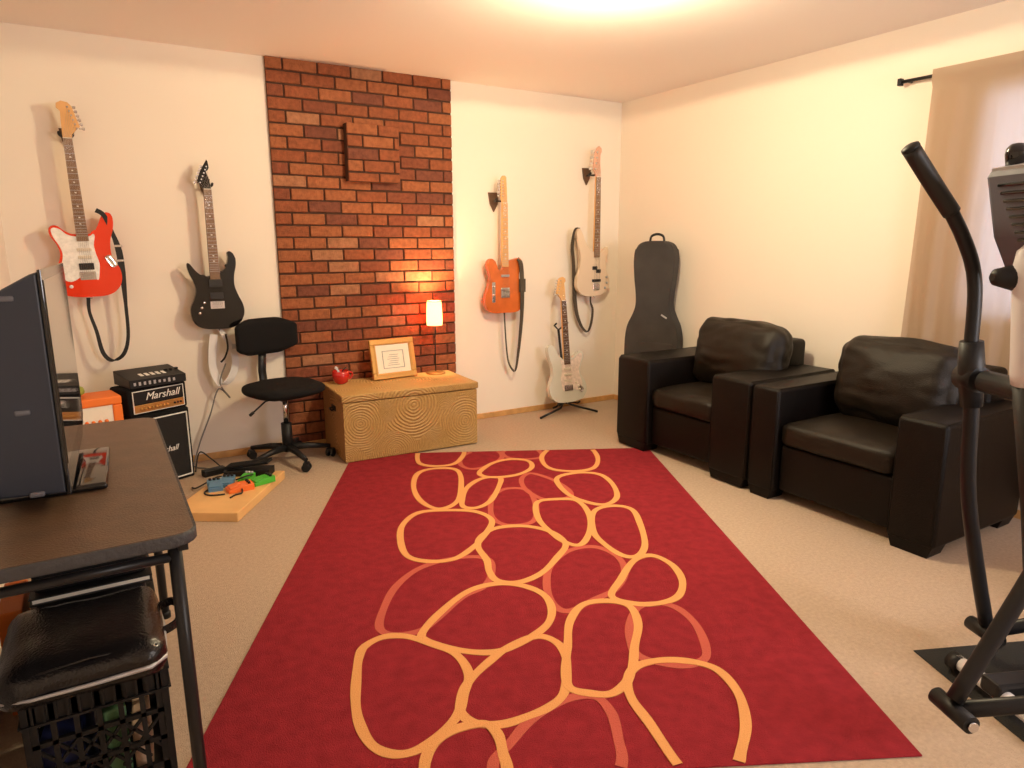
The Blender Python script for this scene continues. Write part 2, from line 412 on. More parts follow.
# ============================================================ rug
LOOPS = [
  ('l', [(0.387,-2.184),(0.44,-2.135),(0.516,-2.134),(0.609,-2.186),(0.692,-2.251),(0.735,-2.359),(0.721,-2.461),(0.7,-2.558),(0.643,-2.643),(0.587,-2.689),(0.529,-2.694),(0.472,-2.657),(0.428,-2.575),(0.401,-2.479),(0.384,-2.352),(0.376,-2.245)]),
  ('l', [(0.742,-2.388),(0.799,-2.305),(0.876,-2.218),(0.971,-2.167),(1.031,-2.204),(1.054,-2.282),(1.042,-2.398),(1.019,-2.482),(0.972,-2.535),(0.905,-2.572),(0.827,-2.6),(0.752,-2.589),(0.711,-2.54),(0.715,-2.461)]),
  ('l', [(0.575,-2.117),(0.631,-1.99),(0.729,-1.844),(0.834,-1.787),(0.939,-1.802),(1.019,-1.871),(1.045,-1.972),(1.025,-2.077),(0.964,-2.158),(0.86,-2.238),(0.772,-2.249),(0.67,-2.217),(0.593,-2.167)]),
  ('r', [(0.423,-2.078),(0.421,-1.944),(0.45,-1.778),(0.528,-1.634),(0.654,-1.553),(0.786,-1.541),(0.837,-1.616),(0.808,-1.786),(0.711,-1.883),(0.618,-2.034),(0.567,-2.102),(0.485,-2.124)]),
  ('l', [(0.781,-1.439),(0.801,-1.323),(0.876,-1.238),(1.004,-1.226),(1.122,-1.297),(1.176,-1.436),(1.118,-1.574),(1.036,-1.709),(0.94,-1.778),(0.853,-1.76),(0.823,-1.675),(0.816,-1.573)]),
  ('l', [(0.428,-1.344),(0.423,-1.168),(0.486,-1.024),(0.619,-0.999),(0.774,-1.027),(0.854,-1.146),(0.811,-1.324),(0.749,-1.46),(0.672,-1.555),(0.561,-1.567),(0.471,-1.506)]),
  ('l', [(0.441,-0.427),(0.519,-0.337),(0.652,-0.347),(0.697,-0.485),(0.694,-0.805),(0.651,-0.941),(0.572,-0.972),(0.487,-0.854),(0.437,-0.65)]),
  ('l', [(0.707,-0.871),(0.735,-0.673),(0.819,-0.533),(0.921,-0.525),(0.915,-0.651),(0.858,-0.882),(0.786,-0.975),(0.719,-0.964)]),
  ('r', [(0.871,-0.819),(0.949,-0.709),(1.057,-0.731),(1.089,-0.899),(1.075,-1.107),(1.028,-1.196),(0.92,-1.204),(0.86,-1.119),(0.854,-0.974)]),
  ('l', [(1.098,-0.93),(1.196,-0.888),(1.309,-0.915),(1.343,-1.098),(1.308,-1.31),(1.244,-1.45),(1.178,-1.422),(1.122,-1.297),(1.083,-1.136)]),
  ('l', [(1.374,-1.071),(1.479,-1.002),(1.57,-1.056),(1.566,-1.251),(1.531,-1.471),(1.473,-1.578),(1.407,-1.573),(1.352,-1.459),(1.326,-1.311)]),
  ('l', [(1.25,-0.565),(1.379,-0.473),(1.505,-0.507),(1.55,-0.661),(1.536,-0.868),(1.461,-0.976),(1.373,-0.952),(1.277,-0.815)]),
  ('r', [(1.046,-0.564),(1.106,-0.461),(1.211,-0.562),(1.28,-0.713),(1.293,-0.836),(1.219,-0.889),(1.127,-0.87),(1.057,-0.731)]),
  ('l', [(0.809,-0.415),(0.893,-0.255),(1.007,-0.184),(1.114,-0.228),(1.124,-0.358),(1.04,-0.473),(0.922,-0.517),(0.833,-0.495)]),
  ('l', [(1.214,-0.127),(1.3,0.041),(1.446,0.133),(1.547,0.022),(1.56,-0.189),(1.501,-0.385),(1.384,-0.442),(1.257,-0.408),(1.208,-0.304)]),
  ('l', [(0.416,0.009),(0.44,-0.221),(0.543,-0.288),(0.663,-0.238),(0.717,-0.013),(0.672,0.17),(0.522,0.223),(0.436,0.156)]),
  ('r', [(0.703,-0.107),(0.803,0.019),(0.931,-0.01),(0.953,-0.153),(0.851,-0.311),(0.757,-0.355),(0.695,-0.266)]),
  ('r', [(0.965,-0.032),(1.052,0.06),(1.181,0.03),(1.212,-0.144),(1.091,-0.19),(0.995,-0.147)]),
  ('r', [(1.079,-1.653),(1.174,-1.513),(1.299,-1.477),(1.378,-1.571),(1.384,-1.714),(1.316,-1.857),(1.214,-1.936),(1.11,-2.009),(1.061,-1.973),(1.045,-1.839)]),
  ('l', [(1.069,-2.232),(1.099,-2.083),(1.165,-1.971),(1.262,-1.949),(1.336,-1.993),(1.339,-2.114),(1.294,-2.248),(1.265,-2.345),(1.226,-2.433),(1.165,-2.489),(1.099,-2.484),(1.043,-2.453),(1.043,-2.364)]),
  ('l', [(1.286,-1.917),(1.349,-1.789),(1.442,-1.627),(1.531,-1.582),(1.592,-1.67),(1.596,-1.806),(1.546,-1.927),(1.466,-1.977),(1.365,-1.979)]),
  ('r', [(1.368,-2.002),(1.449,-1.979),(1.512,-2.021),(1.542,-2.129),(1.532,-2.265),(1.497,-2.342),(1.405,-2.366),(1.298,-2.311),(1.286,-2.221),(1.311,-2.112)]),
  ('l', [(1.229,-2.422),(1.279,-2.357),(1.371,-2.335),(1.467,-2.354),(1.528,-2.405),(1.545,-2.519),(1.516,-2.643),(1.464,-2.742),(1.418,-2.808),(1.33,-2.834),(1.282,-2.801),(1.244,-2.624),(1.219,-2.516)]),
  ('l', [(0.619,-2.747),(0.638,-2.668),(0.697,-2.612),(0.778,-2.596),(0.813,-2.638),(0.824,-2.706),(0.828,-2.799),(0.749,-2.878),(0.641,-2.842)]),
  ('r', [(0.796,-2.759),(0.847,-2.675),(0.916,-2.583),(1.029,-2.504),(1.11,-2.498),(1.145,-2.57),(1.143,-2.679),(1.127,-2.782),(1.035,-2.898),(0.845,-2.884)]),
]
m = MB(); W_, L_ = 1.935, 2.795; RH = .006
n1, n2 = 40, 60
m.box((W_ / 2, -L_ / 2, RH / 2), (W_, L_, RH), bev=.002, seg=1)
li = 0
for kind, pts in [l for l in LOOPS if l[0] == 'r'] + [l for l in LOOPS if l[0] == 'l']:
    li += 1; P = spline2(pts, 8); n = len(P); hw = .0150
    z = RH + .0012 + li * .00008; m.mi = 1 if kind == 'l' else 2
    A = []; B = []; ok = []
    for i in range(n):
        tx = P[(i + 1) % n][0] - P[i - 1][0]; ty = P[(i + 1) % n][1] - P[i - 1][1]; d = math.hypot(tx, ty) or 1; nx, ny = -ty / d, tx / d
        ww = hw * (1 + .07 * sin(i * .45 + li))
        q0 = (P[i][0] + nx * ww, P[i][1] + ny * ww); q1 = (P[i][0] - nx * ww, P[i][1] - ny * ww)
        ok.append(.003 < P[i][0] < W_ - .003 and -L_ + .003 < P[i][1] < -.003)
        q0 = (q0[0], min(-.003, max(-L_ + .003, q0[1]))); q1 = (q1[0], min(-.003, max(-L_ + .003, q1[1])))
        A.append([m.bm.verts.new((*q0, z)), m.bm.verts.new((*q0, RH - .001))]); B.append([m.bm.verts.new((*q1, z)), m.bm.verts.new((*q1, RH - .001))])
    fs = []
    for i in range(n):
        j = (i + 1) % n
        if ok[i] and ok[j]:
            fs += [m.bm.faces.new((A[i][0], B[i][0], B[j][0], A[j][0])), m.bm.faces.new((A[i][1], A[i][0], A[j][0], A[j][1])), m.bm.faces.new((B[i][0], B[i][1], B[j][1], B[j][0]))]
    m._fin(fs, False)
rug = m.build('area_rug', [RUGRED, RUGPEACH, RUGROSE], loc=(-2.475, -.39, 0), rot=(0, 0, radians(-27.28)))
tag(rug, 'large red wool rug patterned with orange pebble outlines on the carpet', 'rug')

# ============================================================ guitars
STRAT = [(0, 0), (-.08, .004), (-.135, .035), (-.160, .09), (-.156, .15), (-.130, .20), (-.124, .25), (-.130, .305), (-.148, .36), (-.155, .41), (-.148, .443), (-.125, .452), (-.103, .435), (-.083, .392), (-.060, .352), (-.03, .338),
         (.03, .338), (.055, .342), (.083, .360), (.102, .378), (.120, .386), (.140, .380), (.150, .360), (.144, .325), (.124, .288), (.113, .24), (.124, .195), (.150, .15), (.162, .10), (.150, .045), (.11, .012), (.05, .001)]
SUPER = [(0, 0), (-.07, .004), (-.12, .03), (-.148, .085), (-.146, .14), (-.122, .20), (-.105, .26), (-.108, .32), (-.122, .38), (-.120, .43), (-.098, .46), (-.078, .452), (-.080, .42), (-.070, .375), (-.045, .345), (-.03, .335),
         (.03, .318), (.065, .318), (.10, .345), (.125, .38), (.140, .395), (.148, .378), (.138, .33), (.118, .28), (.110, .23), (.125, .18), (.147, .13), (.147, .08), (.128, .032), (.08, .006)]
TELE = [(0, 0), (-.09, .0), (-.142, .022), (-.166, .07), (-.163, .13), (-.143, .19), (-.125, .24), (-.125, .29), (-.142, .34), (-.148, .385), (-.125, .405), (-.08, .395), (-.035, .385), (-.03, .37),
        (.03, .31), (.05, .315), (.065, .35), (.085, .39), (.115, .402), (.142, .382), (.145, .34), (.128, .29), (.122, .24), (.142, .19), (.163, .13), (.166, .07), (.142, .022), (.09, .0)]
BASS = [(-.03, 0), (-.10, .004), (-.155, .03), (-.185, .08), (-.186, .13), (-.172, .19), (-.158, .26), (-.160, .34), (-.182, .43), (-.195, .49), (-.188, .53), (-.165, .535), (-.145, .50), (-.115, .44), (-.075, .385), (-.03, .355),
        (.03, .345), (.06, .352), (.09, .375), (.110, .39), (.120, .37), (.112, .325), (.098, .28), (.096, .235), (.112, .18), (.135, .13), (.137, .09), (.115, .045), (.06, .012)]
HEAD_S = [(-.021, 0), (-.022, .02), (-.036, .045), (-.050, .06), (-.046, .075), (-.030, .16), (-.018, .178), (.004, .185), (.022, .172), (.024, .150), (.010, .135), (.014, .09), (.020, .03), (.021, 0)]
HEAD_S = [(x * 1.3 if z > .03 else x, z) for x, z in HEAD_S]
HEAD_T = [(-.021, 0), (-.026, .02), (-.032, .045), (-.030, .17), (-.018, .190), (.004, .192), (.016, .178), (.012, .155), (.018, .10), (.020, .03), (.021, 0)]
HEAD_P = [(-.021, 0), (-.040, .03), (-.050, .045), (-.030, .10), (.008, .165), (.014, .155), (.018, .12), (.010, .105), (-.002, .10), (.014, .05), (.021, .02), (.021, 0)]
HEAD_B = [(-.022, 0), (-.026, .025), (-.048, .05), (-.050, .08), (-.042, .12), (-.036, .18), (-.020, .215), (.004, .232), (.026, .215), (.028, .19), (.012, .165), (.014, .10), (.024, .04), (.022, 0)]
GUARD_S = [(-.045, .09), (-.056, .13), (-.062, .18), (-.052, .23), (-.048, .28), (-.058, .325), (-.05, .338), (-.03, .325), (.03, .325), (.07, .337), (.095, .362), (.116, .372), (.132, .371), (.139, .355), (.130, .318), (.112, .28), (.102, .24), (.108, .20), (.125, .15), (.122, .11), (.08, .085), (.02, .115), (-.02, .11)]

def guitar(name, label, loc, tilt, outline, head, mirror, head_mirror, nut, body_m, neck_m, board_m, head_m, joint=.30, guard=None, guard_m=None, pickups=(), bridge=(.115, .06, .03), knobs=(), strings=6, thick=.042, tail=.5, group=None, pick_m=None):
    g = thing(name, label, 'guitar', loc, (tilt, 0, 0), group)
    sx = -1 if mirror else 1; hx = -1 if head_mirror else 1
    f = lambda P, s=1: [(s * x, z) for x, z in P]
    F = -thick / 2                                     # front face
    b = MB(); b.sm = False; b.prism(spline2(f(outline, sx), 4), -thick / 2, thick / 2, bev=.007, seg=3); b.build('body', body_m, g)
    if guard:
        p = MB(); p.prism(spline2(f(guard, sx), 3), F - .003, F + .0005); p.build('pickguard', guard_m, g)
    wb, wt = .028, .021
    n = MB(); L0, L1 = joint - .06, nut
    n.prism([(-wb, joint - .01), (wb, joint - .01), (wt, nut), (-wt, nut)], F - .003, F + .016, bev=.004); n.build('neck', neck_m, g)
    fr = MB(); fr.prism([(-wb, L0 + .04), (wb, L0 + .04), (wt, nut), (-wt, nut)], F - .009, F - .0025); sc = (nut - bridge[0])
    fr.mi = 1
    for k in range(1, 22):
        z = nut - sc * (1 - 2 ** (-k / 12))
        if z < L0 + .045: break
        wdt = wt + (wb - wt) * (nut - z) / (nut - L0)
        fr.box((0, F - .0085, z), (2 * wdt, .0035, .0022))
    fr.mi = 2
    for k in (3, 5, 7, 9, 12, 15, 17):
        z = nut - sc * (1 - (2 ** (-k / 12) + 2 ** (-(k - 1) / 12)) / 2)
        if z > L0 + .06: fr.box((0, F - .0085, z), (.010, .0025, .006))
    fr.build('fretboard', [board_m, SILVER, PEARL], g)
    MB().box((0, F - .009, nut), (.042, .006, .004)).build('nut', PICKC, g)
    h = MB(); h.prism([(hx * x, z + nut) for x, z in head], F - .004, F + .011, bev=.002, seg=1); h.build('headstock', head_m, g)
    np_ = strings; zt0, zt1 = (.05, .155) if strings == 6 else (.06, .185)
    if head is HEAD_P: zt0, zt1 = .035, .125
    for k in range(np_):
        q = k / (np_ - 1); z = nut + zt0 + (zt1 - zt0) * q
        ex = {id(HEAD_S): -.060 + .030 * q, id(HEAD_T): -.031 + .002 * q, id(HEAD_P): -.046 + .040 * q, id(HEAD_B): -.045 + .016 * q}[id(head)] * hx
        tp = MB(); sgn = -1 if hx > 0 else 1; bs = 1.0 if strings == 6 else 1.7
        tp.cyl((ex - sgn * .010, F - .012, z), (ex - sgn * .010, F - .002, z), .0045 * bs, 8); tp.cyl((ex, F + .004, z), (ex + sgn * .014 * bs, F + .004, z), .004, 6)
        tp.box((ex + sgn * (.019 * bs), F + .004, z), (.013 * bs, .008, .014 * bs), bev=.002, seg=1); tp.build('tuning_peg', CHROME, g)
        xs = (k / (np_ - 1) - .5) * hx
        st = MB(); st.tube([(xs * .05, F - .014, bridge[0]), (xs * .034, F - .0135, nut), (ex - sgn * .010, F - .010, z)], .0006 if strings == 6 else .0011, 4)
        st.build('string', CHROME, g)
    for (pz, pw, ph, tl, pc) in pickups:
        q = MB(); q.box((pc * sx, F - .006, pz), (pw, .010, ph), bev=.003, rot=Matrix.Rotation(tl * sx, 3, 'Y')); q.build('pickup', pick_m or PICKB, g)
    br = MB(); br.box((0, F - .005, bridge[0]), (bridge[1], .008, bridge[2]), bev=.002)
    for k in range(strings): br.box(((k / (strings - 1) - .5) * .05, F - .011, bridge[0] + .002), (.006, .006, bridge[2] * .7), bev=.001, seg=1)
    br.build('bridge', CHROME, g)
    for (kx, kz, kr, km) in knobs:
        q = MB(); q.lathe([(kr, 0), (kr * .95, .009), (kr * .7, .012), (0, .012)], (kx * sx, F - .002, kz), 14, Matrix.Rotation(pi / 2, 3, 'X')); q.build('knob', km, g)
    for (bx_, bz_) in (((outline[10 if outline is not TELE else 9][0]) * sx, .43 if outline is not TELE else .36), ):
        pass
    MB().cyl((0, 0, -.012), (0, 0, .002), .005, 8).build('strap_button', CHROME, g)
    return g

def strap(g, name, m, pts, w, side=(1, 0, 0)):
    """strap hooked on the guitar; points in room coordinates"""
    L = Vector(g.location); P = [Vector(p) - L for p in pts]
    n = 5; Q = spline(P, n)
    ww = w
    if isinstance(w, list): ww = [w[min(i // n, len(w) - 1)] * (1 - (i % n) / n) + w[min(i // n + 1, len(w) - 1)] * (i % n) / n for i in range(len(Q))]
    return MB().ribbon(Q, ww, .003, side).build(name, m, g)

def hanger(x, z, label, wood=False, big=1.0, y=-.088):
    t = thing('guitar_hanger', label, 'wall hanger', (x, 0, z))
    m = MB(); m.prism([(-.032 * big, .045 * big), (.032 * big, .045 * big), (.022 * big, -.02), (0, -.055 * big), (-.022 * big, -.02)], -.018, 0, bev=.003); m.build('wall_plate', HANGW, t)
    MB().cyl((0, -.018, .0), (0, y + .022, .0), .006, 8).build('arm', BLACKM, t)
    k = MB(); k.tube([(-.030, y - .02, .012), (-.030, y, .004), (-.026, y + .02, 0), (.026, y + .02, 0), (.030, y, .004), (.030, y - .02, .012)], .0075, 8); k.build('yoke', CABLEB, t)
    return t
HANGW = mat('hanger_walnut', (.10, .05, .022), .5, vary=.2, vscale=20)

# red guitar
gz = 1.055
red = guitar('electric_guitar', 'glossy red electric guitar with pearly white pickguard hung on the wall', (-3.815, -.088, gz), 0, STRAT, HEAD_S, True, True, .83, REDB, MAPLE, ROSEL, MAPLE,
    joint=.32, guard=GUARD_S, guard_m=PEARL, pickups=((.255, .068, .017, 0, 0), (.215, .068, .017, 0, 0), (.165, .07, .036, 0, 0)), bridge=(.115, .075, .045), knobs=((.085, .06, .010, PEARL), (.105, .135, .009, PEARL), (.11, .165, .009, PEARL)), pick_m=PICKB)
for ch in [c for c in red.children if c.name.startswith('pickup')][:2]: ch.data.materials[0] = PICKC
MB().box((.12, -.024, .19), (.035, .004, .07), bev=.01, rot=Matrix.Rotation(-.5, 3, 'Y')).build('jack_plate', CHROME, red)
strap(red, 'strap', STRAPB, [(-3.735, -.112, 1.518), (-3.700, -.112, 1.49), (-3.672, -.10, 1.40), (-3.652, -.095, 1.30), (-3.650, -.10, 1.18), (-3.655, -.095, 1.0), (-3.665, -.09, .82), (-3.70, -.09, .72), (-3.76, -.09, .69), (-3.80, -.09, .74), (-3.815, -.09, .86), (-3.835, -.09, .97), (-3.83, -.09, 1.05)],
      [.030, .024, .020, .034, .034, .018, .018, .022, .022, .022, .018, .016, .02], (1, .3, 0))
for bz in (.19, .27): MB().box((.163, -.012, bz), (.040, .008, .014), bev=.003).build('strap_buckle', CHROME, red)
red.rotation_euler.y = -.022; red.location.x += .006
hanger(-3.832, 1.90, 'dark wall hanger holding the head of the red guitar')

# black guitar
blk = guitar('electric_guitar', 'glossy black electric guitar with dark pointed headstock hung beside bricks', (-3.168, -.088, .835), 0, SUPER, HEAD_P, True, False, .815, BLKB, ROSEW, ROSEL, BLKB,
    joint=.31, pickups=((.275, .075, .045, 0, 0), (.20, .075, .040, 0, 0)), bridge=(.145, .08, .045), knobs=((.072, .16, .009, CHROME), (.088, .13, .009, CHROME), (.102, .10, .009, CHROME)))
hanger(-3.168, 1.67, 'dark wall hanger holding the head of the black guitar')
sw = strap(blk, 'strap', STRAPW, [(-3.20, -.075, .80), (-3.215, -.07, .70), (-3.22, -.07, .60), (-3.20, -.07, .52), (-3.17, -.075, .49), (-3.12, -.08, .53), (-3.09, -.08, .62), (-3.105, -.08, .71), (-3.14, -.08, .79), (-3.17, -.08, .835)], [.05, .05, .05, .05, .05, .05, .045, .04, .035, .02], (1, .35, 0))
cb = MB(); cb.tube(spline([(-3.135, -.095, .80), (-3.13, -.10, .72), (-3.15, -.10, .66), (-3.175, -.095, .63)], 5), .006, 6); o = cb.build('strap_end', STRAPB, blk); o.location = -Vector(blk.location)
o = MB().box((0, 0, 0), (.045, .008, .03), bev=.003).build('strap_buckle', SILVER, blk, loc=(.085, .0, -.115))
o = MB().tube(spline([(-3.15, -.10, .62), (-3.19, -.09, .50), (-3.14, -.08, .40), (-3.20, -.07, .46), (-3.26, -.06, .30), (-3.33, -.06, .14), (-3.375, -.08, .02), (-3.38, -.14, .008), (-3.32, -.22, .008), (-3.28, -.30, .008)], 8), .0045, 6).build('audio_cable', CABLE)
tag(o, 'thin grey cable running down the wall below the black guitar', 'cable')

# butterscotch guitar
tel = guitar('electric_guitar', 'orange-brown wood electric guitar with pale maple neck hung on the wall', (-1.165, -.088, .825), 0, TELE, HEAD_T, True, False, .80, TELEB, MAPLE, MAPLE, MAPLE,
    joint=.36, pickups=((.275, .07, .018, 0, 0), ), bridge=(.15, .075, .075), knobs=((.095, .20, .009, CHROME), (.098, .135, .009, CHROME)), pick_m=SILVER)
MB().box((.0, -.030, .165), (.066, .008, .016), bev=.003, rot=Matrix.Rotation(.25, 3, 'Y')).build('pickup', PICKB, tel)
MB().box((-.097, -.0225, .155), (.028, .003, .15), bev=.002).build('control_plate', CHROME, tel)
strap(tel, 'strap', STRAPG, [(-1.055, -.112, 1.225), (-1.03, -.12, 1.18), (-1.02, -.12, 1.02), (-1.018, -.115, .86), (-1.02, -.10, .70), (-1.035, -.09, .52), (-1.06, -.09, .38), (-1.09, -.09, .38), (-1.13, -.09, .46), (-1.15, -.09, .64), (-1.16, -.09, .825)],
      [.05, .055, .055, .05, .045, .035, .025, .02, .018, .016, .016], (1, .5, 0))
MB().box((.145, -.034, .20), (.058, .006, .10), bev=.003).build('strap_pad', STRAPG, tel)
hanger(-1.175, 1.64, 'dark wood wall hanger holding the head of the orange-brown guitar', big=1.4).location.x = -1.20

# cream bass
bas = guitar('bass_guitar', 'cream bass guitar with dark fretboard hung near the corner', (-.310, -.088, .915), 0, BASS, HEAD_B, False, False, .93, CREAMB, MAPLE, ROSEL, mat('pink_head', (.74, .42, .30), .4, coat=.3),
    joint=.33, pickups=((.225, .045, .028, 0, -.018), (.20, .045, .028, 0, .018), (.125, .085, .022, 0, 0)), bridge=(.075, .06, .055), knobs=((.105, .15, .010, SILVER), (.108, .105, .010, SILVER), (.090, .065, .010, SILVER)), strings=4)
strap(bas, 'strap', STRAPG, [(-0.480, -.112, 1.452), (-0.510, -.09, 1.44), (-0.515, -.06, 1.32), (-0.497, -.055, 1.18), (-0.482, -.05, 1.0), (-0.477, -.055, .88), (-0.455, -.06, .76), (-0.400, -.06, .655), (-0.345, -.06, .625), (-0.310, -.06, .70), (-0.300, -.06, .80), (-0.330, -.07, .86), (-0.340, -.08, .915)], [.03, .04, .045, .045, .05, .055, .045, .03, .03, .035, .03, .02, .02], (1, .4, 0))
hanger(-.33, 1.86, 'dark wood wall hanger holding the head of the cream bass', big=1.3).location.x = -.350

# white guitar on its stand
stg = guitar('electric_guitar', 'white and silver electric guitar resting on a black floor stand', (-.665, -.235, .10), -radians(7), [(x * 1.1, z * 1.02) for x, z in STRAT], HEAD_S, False, False, .80, SILVB, MAPLE, ROSEW, MAPLE,
    joint=.32, guard=[(x * 1.08, z * 1.02) for x, z in GUARD_S], guard_m=PEARLPINK, pickups=((.265, .068, .016, 0, 0), (.22, .068, .016, 0, 0), (.17, .068, .016, .2, 0)), bridge=(.115, .08, .045), knobs=((.075, .15, .009, PICKC), (.095, .12, .009, PICKC), (.105, .095, .009, PICKC)), pick_m=PICKC)
MB().box((.115, -.024, .10), (.035, .004, .06), bev=.01, rot=Matrix.Rotation(-.7, 3, 'Y')).build('jack_plate', CHROME, stg)
st = thing('guitar_stand', 'black tubular guitar stand under the white and silver guitar', 'stand', (-.665, -.2, 0))
MB().tube([(0, .03, .075), (0, .05, .40), (0, .105, .66)], .010, 10).build('pole', BLACKM, st)
MB().tube([(-.055, .055, .72), (-.05, .09, .70), (0, .105, .66), (.05, .09, .70), (.055, .055, .72)], .007, 8).build('yoke', CABLEB, st)
for sx in (-1, 1):
    MB().tube([(0, .02, .09), (sx * .07, -.04, .06), (sx * (.235 if sx > 0 else .275), -.06 - .06 * (sx > 0), .010)], .009, 8).build('leg', BLACKM, st)
    MB().tube([(0, .03, .08), (sx * .07, .0, .083), (sx * .09, -.05, .083), (sx * .09, -.075, .10)], .007, 8).build('cradle_arm', CABLEB, st)
MB().tube([(0, .03, .09), (0, .12, .03), (.0, .165, .010)], .009, 8).build('leg', BLACKM, st)

# ============================================================ armchairs (facing -x)
def armchair(label, y0, y1, aw_far, aw_near, z0, seed, cush_y, name='armchair', xf=-.85, back_h=.755):
    """y0 = far (greater y) side, y1 = near side"""
    t = thing(name, label, 'armchair', (-.42, (y0 + y1) / 2, z0), group='black leather armchairs')
    cx, cy = -.42, (y0 + y1) / 2
    X = lambda x: x - cx; Y = lambda y: y - cy
    AH = .60
    for (a, b) in ((y0 - aw_far, y0), (y1, y1 + aw_near)):
        m = MB(); m.box((X((xf - .10) / 2), Y((a + b) / 2), (AH + .045) / 2), (abs(xf) - .10, b - a, AH - .045), bev=.022, seg=4)
        arm = m.build('arm', LEATHER, t)
        s = MB()
        for yy in (a + .012, b - .012): s.tube([(X(xf) + .003, Y(yy), .07), (X(xf) + .003, Y(yy), AH - .02), (X(xf) + .02, Y(yy), AH - .002), (X(-.12), Y(yy), AH - .002)], .0035, 6)
        s.build('piping', LEATHER, arm)
    ya, yb = y1 + aw_near, y0 - aw_far
    m = MB(); m.box((X(xf / 2 - .03), Y((ya + yb) / 2), .18), (abs(xf) - .14, yb - ya - .004, .25), bev=.02, seg=4); m.build('seat_base', LEATHER, t)
    m = MB(); m.rbox((X(xf / 2 - .06), Y((ya + yb) / 2), .365), (abs(xf) - .16, yb - ya - .008, .13), .04, 12, puff=.02, dims=(.3, 0, 1), amp=.006, seed=seed); m.build('seat_cushion', LEATHERC, t)
    m = MB(); m.box((X(-.18), Y((y0 + y1) / 2), (back_h + .05) / 2), (.17, yb - ya + .14, back_h - .05), bev=.03, seg=4); m.build('back_frame', LEATHER, t)
    c0, c1 = cush_y
    m = MB(); m.rbox((X(-.365), Y((c0 + c1) / 2), .640), (.20, c1 - c0, .41), .085, 28, puff=.045, rot=Matrix.Rotation(radians(12), 3, 'Y'), amp=.017, nscale=5.5, seed=seed + 3, dims=(1, .3, .4))
    o = m.build('back_cushion', LEATHERC, t)
    for (fx, fy) in ((xf + .066, y1 + aw_near / 2), (xf + .066, y0 - aw_far / 2), (-.17, y1 + aw_near / 2), (-.17, y0 - aw_far / 2)):
        f = MB(); w2 = (aw_near if fy < cy else aw_far) / 2; f.prism([(-w2 + .006, .062), (w2 - .006, .062), (w2 - .028, 0), (-w2 + .028, 0)], -.06, .06, 'yz', bev=.004); f.build('foot', LEATHER, t, loc=(X(fx), Y(fy), 0))
    return t
armchair('black leather armchair nearer the corner beside the guitar case', -1.055, -2.150, .30, .275, .007, 1, (-1.975, -1.335))
armchair('black leather armchair nearer the curtain and the exercise machine', -2.160, -3.155, .17, .215, 0, 2, (-2.955, -2.36))

# ============================================================ guitar case in the corner
t = thing('guitar_case', 'dark grey soft guitar case standing in the corner behind the armchair', 'guitar case', (-.180, -.665, 0), (0, 0, radians(-64)))
CASE = [(-.10, 0), (-.20, .02), (-.245, .10), (-.25, .22), (-.232, .34), (-.225, .47), (-.222, .62), (-.205, .72), (-.165, .80), (-.140, .87), (-.140, .96), (-.155, 1.07), (-.165, 1.20), (-.155, 1.29), (-.12, 1.335), (-.05, 1.35),
        (.05, 1.35), (.12, 1.335), (.155, 1.29), (.165, 1.20), (.155, 1.07), (.140, .96), (.140, .87), (.165, .80), (.205, .72), (.222, .62), (.225, .47), (.232, .34), (.25, .22), (.245, .10), (.20, .02), (.10, 0)]
CASE = [(x * .94, z) for x, z in CASE]
P = spline2(CASE, 3)
m = MB(); m.prism(P, -.06, .06, bev=.022, seg=4); m.build('shell', CASEM, t)
z = MB(); z.tube([(x * .985, -.047, .68 + (zz - .68) * .99) for x, zz in P], .004, 6, closed=True); z.build('zip', STRAPB, t)
MB().tube(spline([(-.055, 0, 1.345), (-.045, 0, 1.385), (0, 0, 1.40), (.045, 0, 1.385), (.055, 0, 1.345)], 4), .009, 8).build('handle', STRAPB, t)
m = MB(); m.box((.03, -.062, .42), (.30, .012, .36), bev=.005); m.build('pocket', CASEM, t)
m = MB(); m.box((.10, -.064, .80), (.05, .006, .012), bev=.002, rot=Matrix.Rotation(.5, 3, 'Y')); m.build('zip_pull', SILVER, t)

# ============================================================ carved chest and what stands on it
CW, CD, CH = .906, .50, .425
chest = thing('wooden_chest', 'carved wooden trunk with swirling circle pattern in front of the bricks', 'chest', (-2.574, -.552, .007), (0, 0, radians(-2.4)))
FC = carved('carved_front', [(.105, .235, .15), (.455, .315, .19), (.815, .17, .16), (.60, .055, .09), (.33, .03, .12), (.29, .30, .07), (.68, .36, .09), (.0, .02, .1), (.90, .40, .09)], (0, 2))
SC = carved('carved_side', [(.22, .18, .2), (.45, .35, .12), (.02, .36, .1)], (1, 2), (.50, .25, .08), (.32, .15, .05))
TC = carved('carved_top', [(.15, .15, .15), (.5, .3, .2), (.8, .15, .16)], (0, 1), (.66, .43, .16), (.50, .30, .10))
m = MB(); m.span((0, 0, 0), (CW, CD, .376), bev=.006)
b = m.build('body', [FC, SC], chest)
for p in b.data.polygons:
    if abs(p.normal.x) > .7: p.material_index = 1
m = MB(); m.span((-.008, -.008, .380), (CW + .008, CD, CH), bev=.008); b = m.build('lid', [FC, TC, SC], chest)
for p in b.data.polygons:
    if p.normal.z > .7: p.material_index = 1
    if abs(p.normal.x) > .7: p.material_index = 2
m = MB(); m.tube([(-.004, .19, .305), (-.022, .19, .30), (-.022, .25, .30), (-.004, .25, .305)], .006, 8); m.build('handle', BLACKM, chest)
m = MB(); m.box((-.003, .22, .31), (.006, .09, .03), bev=.002); m.build('handle_plate', BLACKM, chest)

